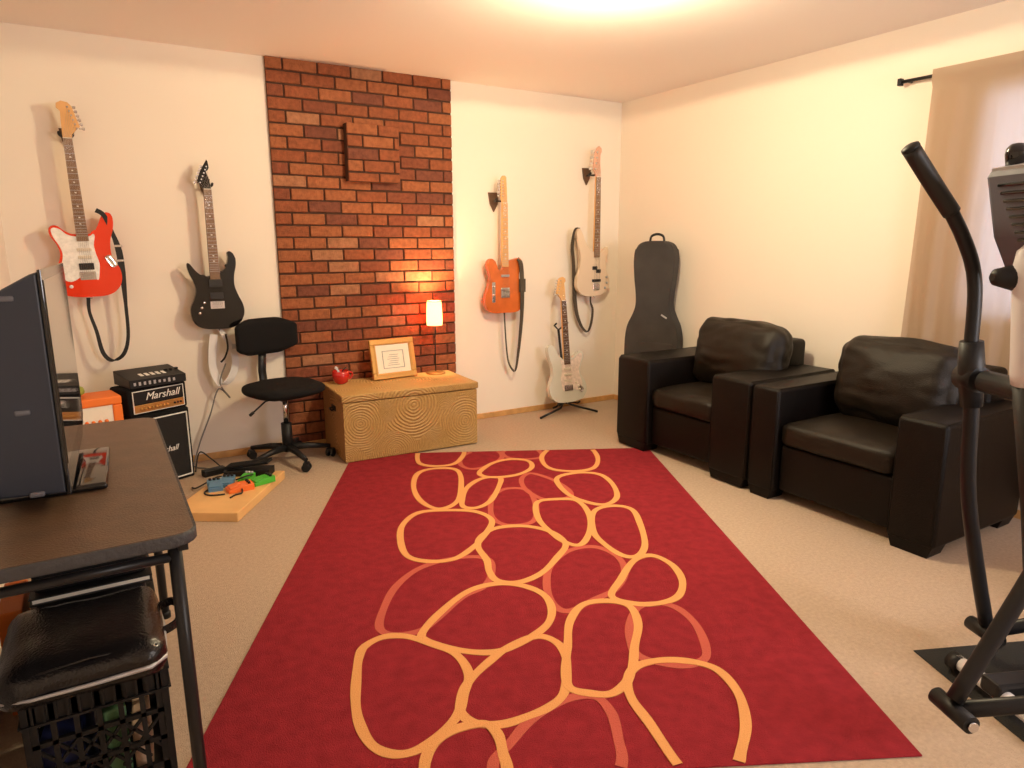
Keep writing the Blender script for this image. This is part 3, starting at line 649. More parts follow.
ZT = CH + .007
t = thing('table_lamp', 'small lamp with glowing orange shade on a thin stem on the trunk', 'lamp', (LAMP_P[0], LAMP_P[1], ZT))
MB().lathe([(.068, 0), (.068, .008), (.05, .014), (.012, .018), (0, .018)]).build('base', AMPGOLD, t)
MB().tube([(0, 0, .015), (.0, 0, .18), (.003, 0, .43)], .0045, 8).build('stem', BLACKM, t)
m = MB(); m.tube([(-.012, -.035, .36), (-.006, -.03, .30), (0, 0, .24)], .003, 6); m.build('switch_cord', BLACKM, t)
sh = MB()
pr = [(.054, .345), (.056, .38), (.054, .45), (.050, .510)]
for (ra, za), (rb, zb) in zip(pr, pr[1:]): pass
n = 28; rings = [[sh.bm.verts.new((r * cos(2 * pi * k / n), r * sin(2 * pi * k / n), z)) for k in range(n)] for r, z in pr + [(r - .002, z) for r, z in pr[::-1]]]
rings.append(rings[0])
sh._fin([sh.bm.faces.new((A[k], A[(k + 1) % n], B[(k + 1) % n], B[k])) for A, B in zip(rings, rings[1:]) for k in range(n)], True)
sh.build('lamp_shade', SHADE, t)
m = MB(); m.tube([(.05 * cos(a / 24 * 2 * pi), .05 * sin(a / 24 * 2 * pi), .512) for a in range(24)], .0025, 6, closed=True)
m.tube([(.052 * cos(a / 24 * 2 * pi), .052 * sin(a / 24 * 2 * pi), .343) for a in range(24)], .0025, 6, closed=True); m.build('shade_rim', AMPGOLD, t)
MB().lathe([(0, .405), (.012, .41), (.02, .43), (.016, .46), (0, .47)], n=16).build('bulb', mat('bulb_lit', (1, .8, .5), .4, emit=(1, .62, .3), estr=30), t)

t = thing('photo_frame', 'gold frame with cream certificate leaning back on the trunk', 'picture frame', (-2.090, -.20, ZT + .004), (-radians(13), 0, radians(4)))
fw_, fh_ = .325, .272; bw = .040
m = MB()
for (a, b) in (((-fw_ / 2, 0), (fw_ / 2, bw)), ((-fw_ / 2, fh_ - bw), (fw_ / 2, fh_)), ((-fw_ / 2, bw), (-fw_ / 2 + bw, fh_ - bw)), ((fw_ / 2 - bw, bw), (fw_ / 2, fh_ - bw))):
    m.span((a[0], -.012, a[1]), (b[0], .012, b[1]), bev=.005)
for (a, b) in (((-fw_ / 2 + .026, .026), (fw_ / 2 - .026, .031)), ((-fw_ / 2 + .026, fh_ - .031), (fw_ / 2 - .026, fh_ - .026)), ((-fw_ / 2 + .026, .03), (-fw_ / 2 + .031, fh_ - .03)), ((fw_ / 2 - .031, .03), (fw_ / 2 - .026, fh_ - .03))):
    m.span((a[0], -.016, a[1]), (b[0], -.008, b[1]), bev=.001)
m.build('moulding', GOLD, t)
m = MB(); m.span((-fw_ / 2 + .02, -.004, .02), (fw_ / 2 - .02, .006, fh_ - .02)); m.build('certificate', PAPER, t)
m = MB(); x0, x1, z0, z1 = -.078, .078, .070, .190
for a, b in (((x0, z0), (x1, z0 + .003)), ((x0, z1 - .003), (x1, z1)), ((x0, z0), (x0 + .003, z1)), ((x1 - .003, z0), (x1, z1))): m.span((a[0], -.006, a[1]), (b[0], -.0035, b[1]))
for k in range(6): m.span((-.045 + .008 * (k % 3), -.0055, .090 + .014 * k), (.045 - .006 * ((k * 2) % 3), -.0035, .0925 + .014 * k))
m.build('print', INK, t)
m = MB(); m.prism([(-.03, .01), (.03, .01), (.02, .18), (-.02, .18)], .012, .016); m.build('easel_back', BLACKP, t)

t = thing('mug', 'red mug holding keys and small things on the trunk', 'mug', (-2.46, -.17, ZT))
MB().lathe([(.030, 0), (.045, .012), (.055, .045), (.057, .085), (.052, .086), (.049, .045), (.03, .012), (0, .010)]).build('bowl', REDMUG, t)
MB().tube(spline([(.053, 0, .075), (.073, .0, .068), (.076, 0, .045), (.052, 0, .025)], 5), .006, 8).build('handle', REDMUG, t)
k = thing('key', 'silver keys sticking out of the red mug', 'keys', (-2.475, -.17, ZT + .03))
m = MB(); m.lathe([(.014, -.0015), (.014, .0015), (0, .0015)], (-.012, -.005, .075), 12, Matrix.Rotation(1.2, 3, 'X')); m.build('bow', CHROME, k)
MB().box((-.004, 0, .035), (.007, .002, .07), bev=.0005, rot=Matrix.Rotation(.25, 3, 'Y')).build('blade', CHROME, k)
k = MB().tube([(-.01, 0, -.01), (.005, -.004, .062), (.028, -.008, .082)], .004, 8).build('pen', BLACKP, loc=(-2.45, -.165, ZT + .025))
tag(k, 'dark pen sticking out of the red mug beside the keys', 'pen')
k = MB().box((0, 0, 0), (.012, .004, .06), bev=.002, rot=Matrix.Rotation(-.5, 3, 'Y')).build('key_fob', WHITEP, loc=(-2.482, -.18, ZT + .092)); tag(k, 'white tag sticking out of the red mug at left', 'key tag')

# ============================================================ task chair
t = thing('office_chair', 'black fabric swivel chair without arms beside the trunk', 'chair', (-2.860, -.305, 0), (0, 0, radians(19)))
for k in range(5):
    a = radians(-99 + 72 * k); dx, dy = cos(a), sin(a)
    m = MB(); m.tube([(0, 0, .095), (dx * .12, dy * .12, .092), (dx * .258, dy * .258, .072)], [.024, .020, .013], 8); leg = m.build('leg', BLACKP, t)
    c = MB(); R3 = Matrix.Rotation(a + .9, 3, 'Z')
    for s in (-.017, .017): c.lathe([(.020, -.009), (.026, -.006), (.026, .006), (.020, .009)], Vector((dx * .258, dy * .258, .027)) + R3 @ Vector((0, s, 0)), 16, R3 @ Matrix.Rotation(pi / 2, 3, 'X'))
    c.box((dx * .258, dy * .258, .045), (.035, .05, .025), bev=.006, rot=R3); c.build('caster', BLACKP, leg)
MB().cyl((0, 0, .07), (0, 0, .25), .032, 18).build('column_sleeve', BLACKP, t)
MB().cyl((0, 0, .25), (0, 0, .42), .016, 16).build('gas_lift', CHROME, t)
m = MB(); m.box((0, 0, .425), (.16, .20, .03), bev=.008); m.build('mechanism', BLACKM, t)
MB().tube([(-.08, -.03, .425), (-.16, -.05, .42), (-.25, -.07, .375)], .005, 8).build('lever', BLACKM, t)
MB().tube([(-.25, -.07, .375), (-.275, -.075, .362)], .009, 8).build('lever_grip', BLACKP, t)
m = MB(); m.rbox((0, 0, .468), (.44, .42, .065), .03, 14, puff=.015, dims=(1, 1, .6)); 
for v in m.bm.verts:
    q = Vector((v.co.x / .22, v.co.y / .21)); r_ = max(abs(q.x), abs(q.y)); l_ = q.length
    if l_ > 1e-5: k_ = .35 + .65 * (r_ / l_) ** .9; v.co.x *= k_ if k_ < 1 else 1; v.co.y *= k_ if k_ < 1 else 1
m.build('seat', CLOTHB, t)
m = MB(); m.box((0, .13, .435), (.05, .16, .006), bev=.002); m.tube([(0, .20, .435), (0, .225, .45), (0, .235, .55), (0, .215, .70)], [.014] * 4, 8)
for v in m.bm.verts:
    if v.co.y > .18: v.co.x *= 2.0
m.build('back_bar', BLACKM, t)
m = MB(); m.rbox((.012, .200, .775), (.41, .055, .22), .027, 16, puff=.012, dims=(0, 1, .3))
for v in m.bm.verts:
    v.co.y -= .9 * v.co.x ** 2
    f = (abs(v.co.x) / .1925); v.co.z = .775 + (v.co.z - .775) * (1 - .28 * max(0, f - .55) / .45)
m.build('backrest', CLOTHB, t)

# ============================================================ pedal board with effect pedals
pb = MB(); A_ = radians(58)
U1 = Vector((.547, .837, 0)).normalized(); U2 = Vector((-.837, .547, 0)).normalized()
def PB(a, b, z=0): v = Vector((-3.306, -1.155, z)) + U1 * a + U2 * b; return v
pb.box((.36, .155, .024), (.72, .31, .048), bev=.004)
pb = MB(); pb.box((.32, .17, .024), (.64, .34, .048), bev=.004)
o = pb.build('pedal_board', WOODPINE, loc=PB(0, 0), rot=(0, 0, math.atan2(U1.y, U1.x)))
tag(o, 'low pine board on the carpet carrying the effect pedals', 'board')
ANG = math.atan2(U1.y, U1.x)
def pedal(label, a, b, m_, knob_m, size=(.12, .07), rz=0, extra=None):
    p = PB(a, b, .048); t = thing('effect_pedal', label, 'effect pedal', p, (0, 0, ANG - pi / 2 + rz))
    w_, l_ = size[1], size[0]
    q = MB(); q.prism([(-l_ / 2, 0), (l_ / 2, 0), (l_ / 2, .034), (l_ * .1, .034), (-l_ / 2, .018)], -w_ / 2, w_ / 2, 'yz', bev=.004); q.build('casing', m_, t)
    q = MB(); q.box((0, -l_ * .23, .0285), (w_ * .8, l_ * .42, .007), bev=.003, rot=Matrix.Rotation(.2, 3, 'X')); q.build('footswitch', m_, t)
    for s in (-1, 0, 1):
        MB().lathe([(.008, 0), (.007, .012), (0, .012)], (s * w_ * .28, l_ * .33, .033), 10).build('knob', knob_m, t)
    return t
pedal('blue effect pedal at the left on the pine board', .34, .270, PEDBLUE, BLACKP, (.125, .075), .5)
pedal('blue effect pedal beside the dark wah pedal on the board', .40, .228, PEDBLUE, BLACKP, (.12, .07), .3)
pedal('orange effect pedal at the front of the pine board', .32, .125, PEDORANGE, BLACKP, (.13, .085), -.9)
pedal('green effect pedal nearest the right end of the board', .43, .048, PEDGREEN, BLACKP, (.12, .075), -.7)
pedal('green effect pedal beside the other green pedal', .465, .148, PEDGREEN, SILVER, (.09, .06), -.1)
t = thing('wah_pedal', 'black rocker foot pedal at the far edge of the pine board', 'foot pedal', PB(.575, .18, .048), (0, 0, radians(-122)))
m = MB(); m.prism([(-.13, 0), (.13, 0), (.13, .04), (-.13, .03)], -.05, .05, 'yz', bev=.006); m.build('base', BLACKP, t)
m = MB(); m.box((0, .0, .062), (.085, .25, .016), bev=.005, rot=Matrix.Rotation(.14, 3, 'X')); m.build('treadle', CLOTHB, t)
t = thing('wah_pedal', 'black power strip lump behind the pedal board near the amplifier', 'adapter', (-3.30, -.33, 0), (0, 0, radians(-75)))
t.name = 'power_adapter'
m = MB(); m.box((0, 0, .02), (.05, .13, .04), bev=.006); m.build('casing', BLACKP, t)
MB().tube(spline([(0, .06, .02), (.02, .09, .012), (.02, .12, .006)], 4), .004, 6).build('lead', CABLEB, t)
def cable(pts, label, m_=CABLEB, r=.0045):
    o = MB().tube(spline(pts, 7), r, 6).build('audio_cable', m_); tag(o, label, 'cable'); return o
cable([PB(.33, .27, .06), PB(.26, .29, .053), PB(.22, .24, .053), PB(.24, .17, .053)], 'short black patch lead curling left of the blue pedal')
cable([PB(.29, .10, .065), PB(.25, .085, .056), PB(.235, .11, .053), PB(.19, .12, .053)], 'short black patch lead in front of the orange pedal')
cable([PB(.40, .18, .075), PB(.42, .13, .09), PB(.46, .11, .085)], 'short dark patch lead between the green pedals')
cable([(-3.39, -.24, .006), (-3.35, -.16, .10), (-3.29, -.16, .05), (-3.24, -.24, .006), (-3.22, -.30, .006), (-3.24, -.36, .006)], 'black cable looping on the floor beside the amplifier')
cable([(-3.44, -.52, .006), (-3.42, -.58, .02), PB(.50, .33, .055), PB(.48, .28, .055), PB(.44, .27, .06)], 'black cable running from the floor to the blue pedals')

# ============================================================ amplifiers
AR = radians(26)
stack_o = (-3.59, -.27, 0)
t = thing('speaker_cabinet', 'black speaker cabinet on the floor under the small amplifier head', 'speaker cabinet', stack_o, (0, 0, AR))
W2 = .335
m = MB(); m.box((0, 0, .21), (W2, .20, .42), bev=.012, seg=4); m.build('cabinet', CLOTHB, t)
m = MB(); m.box((0, -.101, .21), (W2 - .05, .006, .36), bev=.002); m.build('grille', GRILLE, t)
m = MB()
for a, b in (((-W2 / 2 + .018, .02), (W2 / 2 - .018, .026)), ((-W2 / 2 + .018, .39), (W2 / 2 - .018, .396)), ((-W2 / 2 + .018, .02), (-W2 / 2 + .024, .396)), ((W2 / 2 - .024, .02), (W2 / 2 - .018, .396))): m.span((a[0], -.106, a[1]), (b[0], -.099, b[1]))
m.build('piping', WHITE, t)
text_mesh('badge', 'Marshall', .045, WHITE, t, (.0, -.1055, .20), (pi / 2, 0, 0), .35)
t = thing('amplifier_head', 'small black amplifier head with gold knob panel and white script', 'amplifier', (stack_o[0], stack_o[1], .421), (0, 0, AR))
m = MB(); m.box((0, 0, .075), (W2, .19, .15), bev=.014, seg=4); m.build('cabinet', CLOTHB, t)
m = MB(); m.box((0, -.096, .098), (W2 - .05, .006, .07), bev=.001); m.build('front_panel', BLACKP, t)
m = MB(); m.box((0, -.097, .038), (W2 - .05, .008, .042), bev=.001); m.build('control_panel', AMPGOLD, t)
m = MB()
for a, b in (((-W2 / 2 + .022, .133), (W2 / 2 - .022, .137)), ((-W2 / 2 + .022, .014), (-W2 / 2 + .026, .137)), ((W2 / 2 - .026, .014), (W2 / 2 - .022, .137)), ((-W2 / 2 + .022, .014), (W2 / 2 - .022, .017))): m.span((a[0], -.101, a[1]), (b[0], -.095, b[1]))
m.build('piping', WHITE, t)
for k in range(8): MB().lathe([(.0075, 0), (.0065, .012), (0, .012)], (-.105 + .021 * k, -.101, .038), 10, Matrix.Rotation(pi / 2, 3, 'X')).build('knob', GOLD, t)
for k in range(3): MB().lathe([(.006, 0), (.006, .006), (0, .006)], (.085 + .018 * k, -.101, .038), 10, Matrix.Rotation(pi / 2, 3, 'X')).build('input_jack', BLACKP, t)
text_mesh('badge', 'Marshall', .058, WHITE, t, (.02, -.100, .099), (pi / 2, 0, 0), .35)
for s in (-1, 1): MB().box((s * .1, 0, .153), (.03, .03, .006), bev=.002).build('rubber_foot', BLACKP, t)
t = thing('multi_effect_unit', 'black box with pale markings lying on top of the amplifier head', 'effects unit', (stack_o[0] + .015, stack_o[1] - .01, .577), (0, 0, AR - .12))
m = MB(); m.prism([(-.105, 0), (.105, 0), (.105, .075), (-.105, .045)], -.152, .152, 'yz', bev=.005); m.build('casing', BLACKP, t)
m = MB(); rnd = random.Random(3)
for k in range(9): m.box((-.125 + .026 * k, -.105, .022), (.012, .004, .014 + .01 * rnd.random()), bev=.001, seg=1)
m.build('front_markings', SILVER, t)
R4 = Matrix.Rotation(math.atan2(.03, .21), 3, 'X')
m = MB()
for k in range(5): m.box((-.06 + .030 * k, -.03, .056), (.018, .045, .003), bev=.001, seg=1, rot=R4)
m.build('top_markings', WHITE, t)
for k in range(3): m = MB().lathe([(.012, 0), (.011, .01), (0, .01)], (.085 + .030 * k, .0, .058), 12); m.build('knob', BLACKP, t)

t = thing('practice_amplifier', 'orange amplifier with pale front panel beside the black amplifier', 'amplifier', (-3.925, -.42, 0), (0, 0, radians(12)))
m = MB(); b_ = .045; w_, h_ = .36, .56
for a, b in (((-w_ / 2, 0), (w_ / 2, b_)), ((-w_ / 2, h_ - b_), (w_ / 2, h_)), ((-w_ / 2, b_), (-w_ / 2 + b_, h_ - b_)), ((w_ / 2 - b_, b_), (w_ / 2, h_ - b_))): m.span((a[0], -.10, a[1]), (b[0], .10, b[1]), bev=.008)
m.span((-w_ / 2 + .02, -.03, .02), (w_ / 2 - .02, .09, h_ - .02)); m.build('cabinet', ORANGE, t)
m = MB(); m.span((-w_ / 2 + b_, -.075, b_), (w_ / 2 - b_, -.06, .40)); m.build('grille', SKINBROWN, t)
m = MB(); m.span((-w_ / 2 + b_, -.09, .40), (w_ / 2 - b_, -.06, h_ - b_)); m.build('control_panel', PAPER, t)
m = MB(); m.box((-.04, -.091, .46), (.07, .004, .035), bev=.002); m.build('badge', INK, t)
for k in range(4): MB().lathe([(.009, 0), (.008, .014), (0, .014)], (.01 + .03 * k, -.09, .435), 10, Matrix.Rotation(pi / 2, 3, 'X')).build('knob', ORANGE, t)
m = MB(); m.rbox((0, 0, .02), (.14, .10, .04), .018, 8, puff=.01, amp=.012, nscale=12)
o = m.build('folded_cloth', GREENM, loc=(-3.97, -.42, .572)); tag(o, 'olive green cloth lying on top of the orange amplifier', 'cloth')

# ============================================================ folding table
TX0, TX1, TY0, TY1, TZ = -4.155, -3.650, -3.040, -1.875, .74
t = thing('folding_table', 'dark brown-topped folding table with black steel legs carrying the television', 'table', ((TX0 + TX1) / 2, (TY0 + TY1) / 2, 0))
tw, tl_ = TX1 - TX0, TY1 - TY0
def rrect(w, l, r, n=5):
    P = []
    for (cx, cy, a0) in ((w / 2 - r, l / 2 - r, 0), (-w / 2 + r, l / 2 - r, 90), (-w / 2 + r, -l / 2 + r, 180), (w / 2 - r, -l / 2 + r, 270)):
        for k in range(n + 1): a = radians(a0 + 90 * k / n); P.append((cx + r * cos(a), cy + r * sin(a)))
    return P
TOPM = mat('table_top_brown', (.105, .062, .036), .36, bump=.25, bscale=220, vary=.2, vscale=18)
EDGEM = mat('table_edge_grey', (.045, .045, .05), .6, bump=.5, bscale=60)
m = MB(); m.prism(rrect(tw, tl_, .045), TZ - .028, TZ - .001, 'xy', bev=.006); m.build('edge_band', EDGEM, t)
m = MB(); m.prism(rrect(tw - .012, tl_ - .012, .04), TZ - .004, TZ, 'xy', bev=.001, seg=1); m.build('tabletop', TOPM, t)
for sx in (1, -1):
    for sy in (-1, 1):
        xx, yy = sx * (tw / 2 - .045), sy * (tl_ / 2 - .07)
        MB().tube([(xx, yy, TZ - .03), (xx + sx * .004, yy + sy * .005, .012)], .0145, 12).build('leg', BLACKM, t)
        MB().lathe([(.018, 0), (.018, .02), (.015, .025)], (xx + sx * .004, yy + sy * .005, 0), 12).build('foot_cap', BLACKP, t)
for sy in (-1, 1):
    yy = sy * (tl_ / 2 - .07)
    MB().tube([(-tw / 2 + .045, yy, .665), (tw / 2 - .045, yy, .665)], .011, 10).build('cross_bar', BLACKM, t)
    MB().tube([(tw / 2 - .043, yy - sy * .02, .70), (tw / 2 - .030, yy - sy * .05, .60), (tw / 2 - .030, yy - sy * .05, .585)], .0035, 6).build('brace', CHROME, t)
m = MB()
for sx in (1, -1): m.span((sx * (tw / 2 - .03) - .01, -tl_ / 2 + .03, TZ - .05), (sx * (tw / 2 - .03) + .01, tl_ / 2 - .03, TZ - .028), bev=.002)
m.build('apron', BLACKM, t)

# television
t = thing('television', 'thick black television standing on the folding table seen from its side', 'television', (-3.935, -2.46, TZ), (0, 0, radians(-2.0)))
X = lambda x: x + 3.95; Y = lambda y: y + 2.46
y0_, y1_ = -2.745, -2.11
m = MB()
m.prism([(X(-3.893), .038), (X(-4.02), .045), (X(-4.035), .10), (X(-4.035), .36), (X(-4.015), .455), (X(-3.96), .505), (X(-3.908), .535), (X(-3.893), .54)], Y(y0_), Y(y1_), 'xz', bev=.006); m.build('shell', TVBLUE, t)
m = MB()
yb = [(Y(y0_) - .004, .036), (Y(y0_) - .004, .545), (Y(y1_) + .004, .545), (Y(y1_) + .004, .085), (Y(y1_) - .12, .045)]
m.prism(yb, X(-3.893), X(-3.885), 'yz', bev=.002); m.build('bezel', BLACKG, t)
m = MB(); m.span((X(-3.886), Y(y0_) + .012, .105), (X(-3.8835), Y(y1_) - .015, .522)); m.build('screen', SCREEN, t)
for (zz, xx) in ((.50, -3.955), (.25, -3.955), (.06, -3.95)):
    q = MB(); q.box((X(xx), Y(y0_) - .001, zz - .015), (.030, .006, .012), bev=.004, seg=3); q.build('vent_grip', GREYP, t)
m = MB(); m.box((X(-3.94), 0, .025), (.05, .20, .05), bev=.006); m.build('neck', BLACKP, t)
m = MB(); m.box((X(-3.930), 0, .009), (.225, .36, .018), bev=.008, seg=4); m.build('base', BLACKG, t)

cc = MB(); pts = []
for k in range(90):
    a = k / 90 * 2 * pi * 3.4; pts.append((.045 * cos(a), .085 * sin(a) + .01 * sin(k), .012 + .055 * k / 90 + .01 * sin(a * 1.3)))
cc.tube(pts, .0055, 7); o = cc.build('coiled_cable', SILVER, loc=(-4.098, -2.62, TZ)); tag(o, 'coil of pale grey cable on the table behind the television', 'cable')
o = MB().box((0, 0, .05), (.07, .16, .10), bev=.006).build('small_box', SKINBROWN, loc=(-4.095, -2.28, TZ)); tag(o, 'brown box on the table behind the television', 'box')

# ============================================================ under the table: crate, bag, flat cases
def crate(label, x, y, w_, d_, h_, rz=0):
    t = thing('milk_crate', label, 'crate', (x, y, 0), (0, 0, rz), 'crates under the table')
    m = MB(); m.span((-w_ / 2, -d_ / 2, 0), (w_ / 2, d_ / 2, .008)); m.build('floor', BLACKP, t)
    for side in range(4):
        L_ = w_ if side % 2 == 0 else d_; off = d_ / 2 if side % 2 == 0 else w_ / 2
        q = MB()
        def bar(p, r_, th=.006, rot=None): q.box((p[0], -off + .006, p[1]), (r_[0], th * 2, r_[1]), rot=rot)
        bar((0, .02), (L_, .04)); bar((0, h_ - .028), (L_, .056)); bar((0, h_ * .62), (L_, .012)); bar((0, h_ * .36), (L_, .012))
        for k in range(7): bar((-L_ / 2 + .012 + (L_ - .024) * k / 6, h_ / 2), (.012 if 0 < k < 6 else .03, h_))
        for k in range(5):
            for s in (-1, 1): bar((-L_ * .3 + L_ * .15 * k, h_ * .42), (.007, h_ * .55), .004, Matrix.Rotation(s * .7, 3, 'Y'))
        for k in range(12): q.box((-L_ / 2 + .02 + (L_ - .04) * k / 11, -off - .003, h_ - .03), (.006, .006, .05))
        for k in (0, 1): q.box((0, -off - .004, h_ - .002 - k * .052), (L_ + .006, .010, .006))
        a = side * pi / 2; q.bm.transform(Matrix.Rotation(a, 4, 'Z')); q.build('side_panel', BLACKP, t)
    return t
crate('black plastic crate nearest the camera under the table, beneath the leather bag', -3.885, -2.625, .30, .32, .30)
stuff = [((-3.96, -2.68, .009), (.09, .16, .17), (.02, .03, .12), 'navy box inside the black crate', 'box'), ((-3.86, -2.70, .009), (.05, .12, .20), (.10, .22, .10), 'green box inside the black crate', 'box'),
         ((-3.80, -2.68, .009), (.04, .14, .13), (.62, .42, .30), 'tan packet inside the black crate', 'packet'), ((-3.93, -2.52, .009), (.10, .05, .12), (.75, .70, .66), 'white carton inside the black crate', 'carton')]
for i, (l, s_, c_, lb, ct) in enumerate(stuff):
    o = MB().box((0, 0, s_[2] / 2), s_, bev=.004).build(lb.split()[1], mat('crate_item_%s' % lb.split()[0], c_, .5), loc=l, rot=(0, 0, (-.12, .1, -.05, .1)[i])); tag(o, lb, ct)
t = thing('leather_bag', 'black leather bag with handle and painted highlight line lying on the crate under the table', 'bag', (-3.885, -2.665, .304))
BAGL = mat('bag_leather', (.007, .0065, .008), .24, bump=.2, bscale=150, spec=.5)
m = MB(); m.rbox((-.015, .0, .052), (.34, .36, .095), .040, 16, puff=.010, amp=.010, nscale=7, seed=5, dims=(.4, .4, 1)); m.build('body', BAGL, t)
m = MB(); m.tube([(x, y, z) for x, y, z in ((-.180, -.17, .045), (-.12, -.187, .045), (.0, -.19, .045), (.12, -.187, .046), (.152, -.16, .047), (.162, 0, .047), (.156, .15, .047))], [.003, .004, .005, .006, .006, .005, .003], 8); m.build('zip', SILVER, t)  # silver line stands in for the highlight along the bag's front lip
m = MB(); m.tube([(-.17, -.160, .082), (0, -.165, .098), (.138, -.160, .084)], .004, 8); m.build('piping', BAGL, t)
m = MB(); m.ribbon(spline([(.155, -.04, .05), (.19, -.03, .06), (.20, .03, .07), (.19, .09, .065), (.155, .10, .05)], 5), .022, .005, (0, 0, 1)); m.build('handle', BAGL, t)
crate('black plastic crate farther back under the table, against the first', -3.885, -2.24, .30, .32, .30)
o = MB().box((0, 0, .03), (.27, .28, .06), bev=.008).build('storage_box', BLACKP, loc=(-3.885, -2.24, .303)); tag(o, 'black box standing on the farther crate under the table', 'box')
o = thing('ring_binder', 'flat black binder with pale page edges stacked under the table', 'binder', (-3.88, -2.26, .366))
MB().box((0, 0, .006), (.30, .32, .004), bev=.001).build('cover', BLACKP, o); MB().box((0, 0, .024), (.30, .32, .004), bev=.001).build('cover', BLACKP, o)
MB().box((0, 0, .015), (.285, .305, .013)).build('pages', PAPER, o)
o = MB().box((0, 0, .05), (.28, .30, .10), bev=.015, seg=3).build('padded_pouch', CLOTHB, loc=(-3.88, -2.25, .394)); tag(o, 'black padded pouch topmost on the stack under the table', 'pouch')
o = MB().box((0, 0, .16), (.06, .22, .32), bev=.004).build('cardboard_box', ORANGE, loc=(-4.09, -2.20, .0)); tag(o, 'orange box standing on the floor by the left wall under the table', 'box')

# ============================================================ curtain and rod
t = thing('curtain_rod', 'black curtain rod above the window on the right wall', 'curtain rod', (-.046, -2.32, 2.160))
MB().tube([(0, 0, 0), (0, -1.95, 0)], .009, 12).build('rod', CURT_ROD, t)
MB().box((0, .004, 0), (.03, .02, .036), bev=.003).build('finial', CURT_ROD, t)
MB().tube([(.0, -.03, 0), (.045, -.03, 0)], .007, 8).build('bracket', CURT_ROD, t)
m = MB(); ny, nz = 150, 75; rows = []
for j in range(nz + 1):
    z = 2.188 - (2.188 - .12) * j / nz; row = []
    for i in range(ny + 1):
        s = i / ny; y = -2.488 - 1.72 * s
        g_ = .12 + .73 * min(1, j / 25)
        x = -.048 + g_ * (.013 * sin(s * 2 * pi * 11 + .7 * sin(s * 9)) + .006 * sin(s * 2 * pi * 23 + 2 * noise.noise(Vector((s * 6, z, 0)))))
        if abs(z - 2.16) < .045: x = -.064 + .12 * (x + .048)
        row.append((x, y + .03 * (j / nz) * (1 - s), z))
    rows.append(row)
va = [[m.bm.verts.new(p) for p in r_] for r_ in rows]
m._fin([m.bm.faces.new((va[j][i], va[j][i + 1], va[j + 1][i + 1], va[j + 1][i])) for j in range(nz) for i in range(ny)], True)
o = m.build('curtain', CURT)
tag(o, 'tan linen curtain hanging from the black rod over the window', 'curtain')

# ============================================================ elliptical trainer
EO = Vector((-1.45, -3.62, 0)); EA = Vector((.9165, -.40, 0)); EB = Vector((-.40, -.9165, 0))
er = math.atan2(EA.y, EA.x)        # local x = machine axis, local -y = towards the camera
e = thing('elliptical_trainer', 'black and grey elliptical exercise machine at the right edge', 'exercise machine', EO, (0, 0, er))
Pp = lambda a, b, z: (a, -b, z)
def swing_arm(b, s):
    """s = swing offset of the lower end along the axis"""
    m = MB(); low = (.008, .135) if s == 0 else (-.445, .195)
    kn = (-.115, .56) if s == 0 else (-.265, .56)
    P = [Pp(low[0], b, low[1]), Pp(kn[0], b, kn[1]), Pp(-.150, b, .86), Pp(-.178, b, 1.04)]
    m.tube(spline(P, 5), .021, 14)
    lo = m.build('swing_tube', BLACKM, e)
    d = 0 if s == 0 else .30
    m = MB(); m.tube(spline([Pp(-.178, b, 1.04), Pp(-.186, b, 1.18), Pp(-.206, b, 1.27), Pp(-.25 + d * .2, b, 1.355), Pp(-.305 + d * .5, b, 1.435)], 6), .019, 14); m.build('handlebar', BLACKM, e)
    m = MB(); m.tube(spline([Pp(-.292 + d * .45, b, 1.418), Pp(-.358 + d * .8, b, 1.493), Pp(-.436 + d, b, 1.585)], 5), .0235, 14); g = m.build('grip', CABLEB, e)
    MB().lathe([(.0245, 0), (.0235, .008), (.012, .013), (0, .014)], Pp(-.436 + d, b, 1.585), 14, Matrix.Rotation(-.67, 3, 'Y')).build('end_cap', BLACKP, g)
    MB().cyl(Pp(-.163, b - .034, .945), Pp(-.163, b + .034, .945), .038, 20).build('pivot_hub', BLACKP, e)
    m = MB(); m.tube([Pp(-.178, b, 1.055), Pp(-.165, b, .96), Pp(-.150, b, .86)], [.031, .036, .029], 14); m.build('pivot_sleeve', BLACKP, e)
    # lower joint and pedal rail
    JZ = low[1] - .03; m = MB(); m.cyl(Pp(low[0], b - .06, JZ), Pp(low[0], b + .06, JZ), .023, 18); j = m.build('lower_joint', BLACKP, e)
    for q in (-1, 1): MB().cyl(Pp(low[0], b + q * .061, JZ), Pp(low[0], b + q * .069, JZ), .013, 14).build('bolt_cap', CHROME, j)
    m = MB(); m.tube([Pp(low[0], b, JZ), Pp(low[0] + .55, b, .15), Pp(low[0] + 1.15, b, .22)], .022, 12); m.build('pedal_rail', BLACKM, e)
    m = MB(); m.box(Pp(low[0] + .72, b, .215), (.36, .15, .03), bev=.012, seg=3); m.build('pedal', BLACKP, e)
swing_arm(0, 0)
swing_arm(.40, 1)
MB().cyl(Pp(-.163, -.01, .945), Pp(-.163, .41, .945), .014, 12).build('pivot_axle', CHROME, e)
m = MB(); m.tube([Pp(-.163, .05, .945), Pp(-.163, .35, .945)], .032, 16); m.build('axle_housing', BLACKP, e)
m = MB(); m.tube([Pp(.04, .20, .08), Pp(-.07, .20, .60), Pp(-.160, .20, .975)], [.05, .047, .047], 18); m.build('lower_mast', BLACKP, e)
m = MB(); m.tube([Pp(-.158, .20, .972), Pp(-.165, .20, 1.0), Pp(-.203, .20, 1.28), Pp(-.208, .20, 1.318), Pp(-.210, .20, 1.335)], [.05, .05, .048, .040, .02], 20); m.build('upper_mast', WHITEP, e)
CONS = mat('console_grey', (.115, .12, .155), .5)
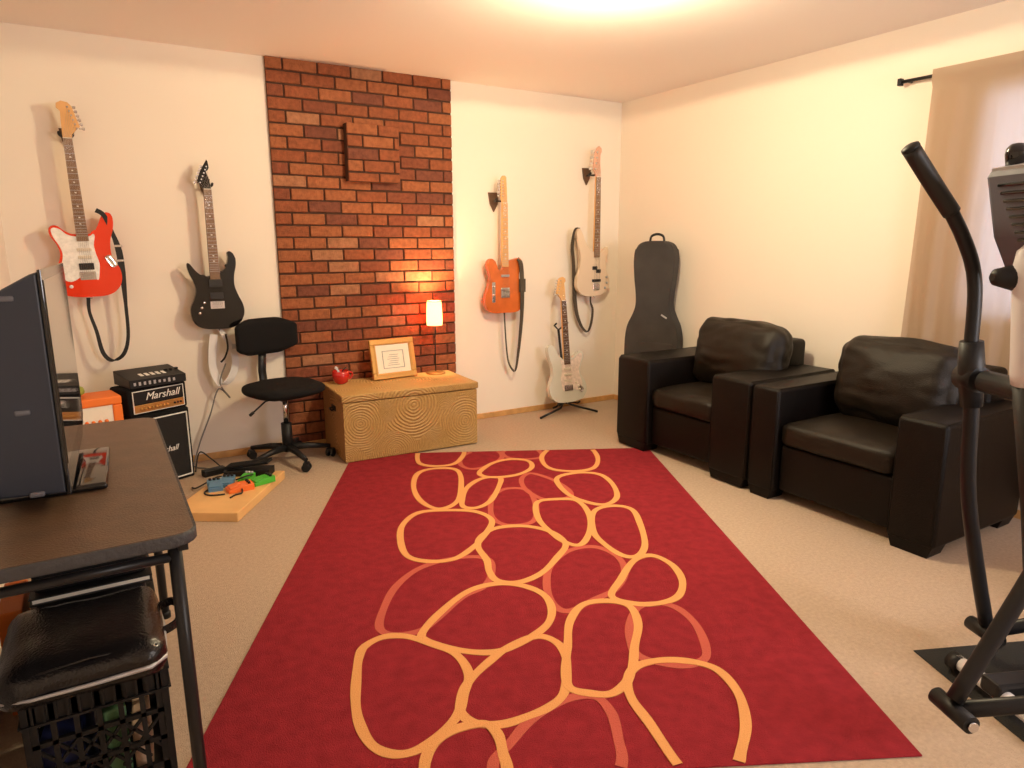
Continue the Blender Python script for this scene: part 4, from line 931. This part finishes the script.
# console: tapered housing with vent slots, open back facing the room
c0 = MB()
P = [(-.268, 1.505), (-.258, 1.522), (-.02, 1.57), (.02, 1.55), (.0, 1.36), (-.08, 1.235), (-.165, 1.245), (-.225, 1.35)]
c0.prism(P, -.33, -.07, 'xz', bev=.018, seg=3); co = c0.build('console', CONS, e)
m = MB()
for k in range(8):
    z_ = 1.482 - .020 * k; x_ = -.262 + .0058 * k
    m.box((x_ + .001, -.20, z_), (.012, .17 - .012 * k, .008), bev=.002, seg=1)
    for yy in (-.331, -.069):
        m.box((-.125 + .003 * k, yy, z_), (.15 - .010 * k, .006, .008), bev=.002, seg=1)
m.build('vent_slots', BLACKG, co)
m = MB(); m.prism([(-.258, 1.516), (-.02, 1.567), (-.018, 1.578), (-.262, 1.527)], -.315, -.085, 'xz'); m.build('top_lip', SILVER, co)
bt = MB().lathe([(0, -.03), (.022, -.028), (.027, 0), (.025, .015), (.015, .026), (0, .029)], (-.212, -.105, 1.562), 20); bt.build('knob', BLACKG, co)
m = MB(); m.tube([Pp(-.290, .165, 1.248), Pp(-.280, .165, 1.248), Pp(-.23, .17, 1.247), Pp(-.15, .19, 1.242)], [.010, .022, .035, .036], 16); m.build('front_grip', BLACKP, e)
# base frame on its mat
m = MB(); m.cyl(Pp(-.122, .05, .045), Pp(-.122, .41, .045), .022, 16); s_ = m.build('front_stabiliser', WHITEP, e)
for q in (.05, .41): MB().cyl(Pp(-.122, q - .02, .038), Pp(-.122, q + .02, .038), .029, 16).build('end_cap', BLACKP, s_)
m = MB(); m.box(Pp(.45, .20, .06), (1.2, .07, .05), bev=.01); m.build('base_beam', BLACKM, e)
m = MB(); m.cyl(Pp(1.05, -.02, .035), Pp(1.05, .42, .035), .024, 16); m.build('rear_stabiliser', BLACKM, e)
m = MB(); m.cyl(Pp(.85, .13, .32), Pp(.85, .27, .32), .23, 32); m.build('flywheel_housing', GREYP, e)
m = MB(); m.box(Pp(.85, .20, .14), (.20, .10, .14), bev=.01); m.build('housing_support', BLACKP, e)
m = MB(); m.box((0, 0, .002), (1.65, .56, .004), bev=.0015, seg=1)
o = m.build('floor_mat', DARKRUB, loc=EO + EA * .655 + EB * .20 , rot=(0, 0, er)); tag(o, 'thin black rubber mat under the exercise machine', 'mat')
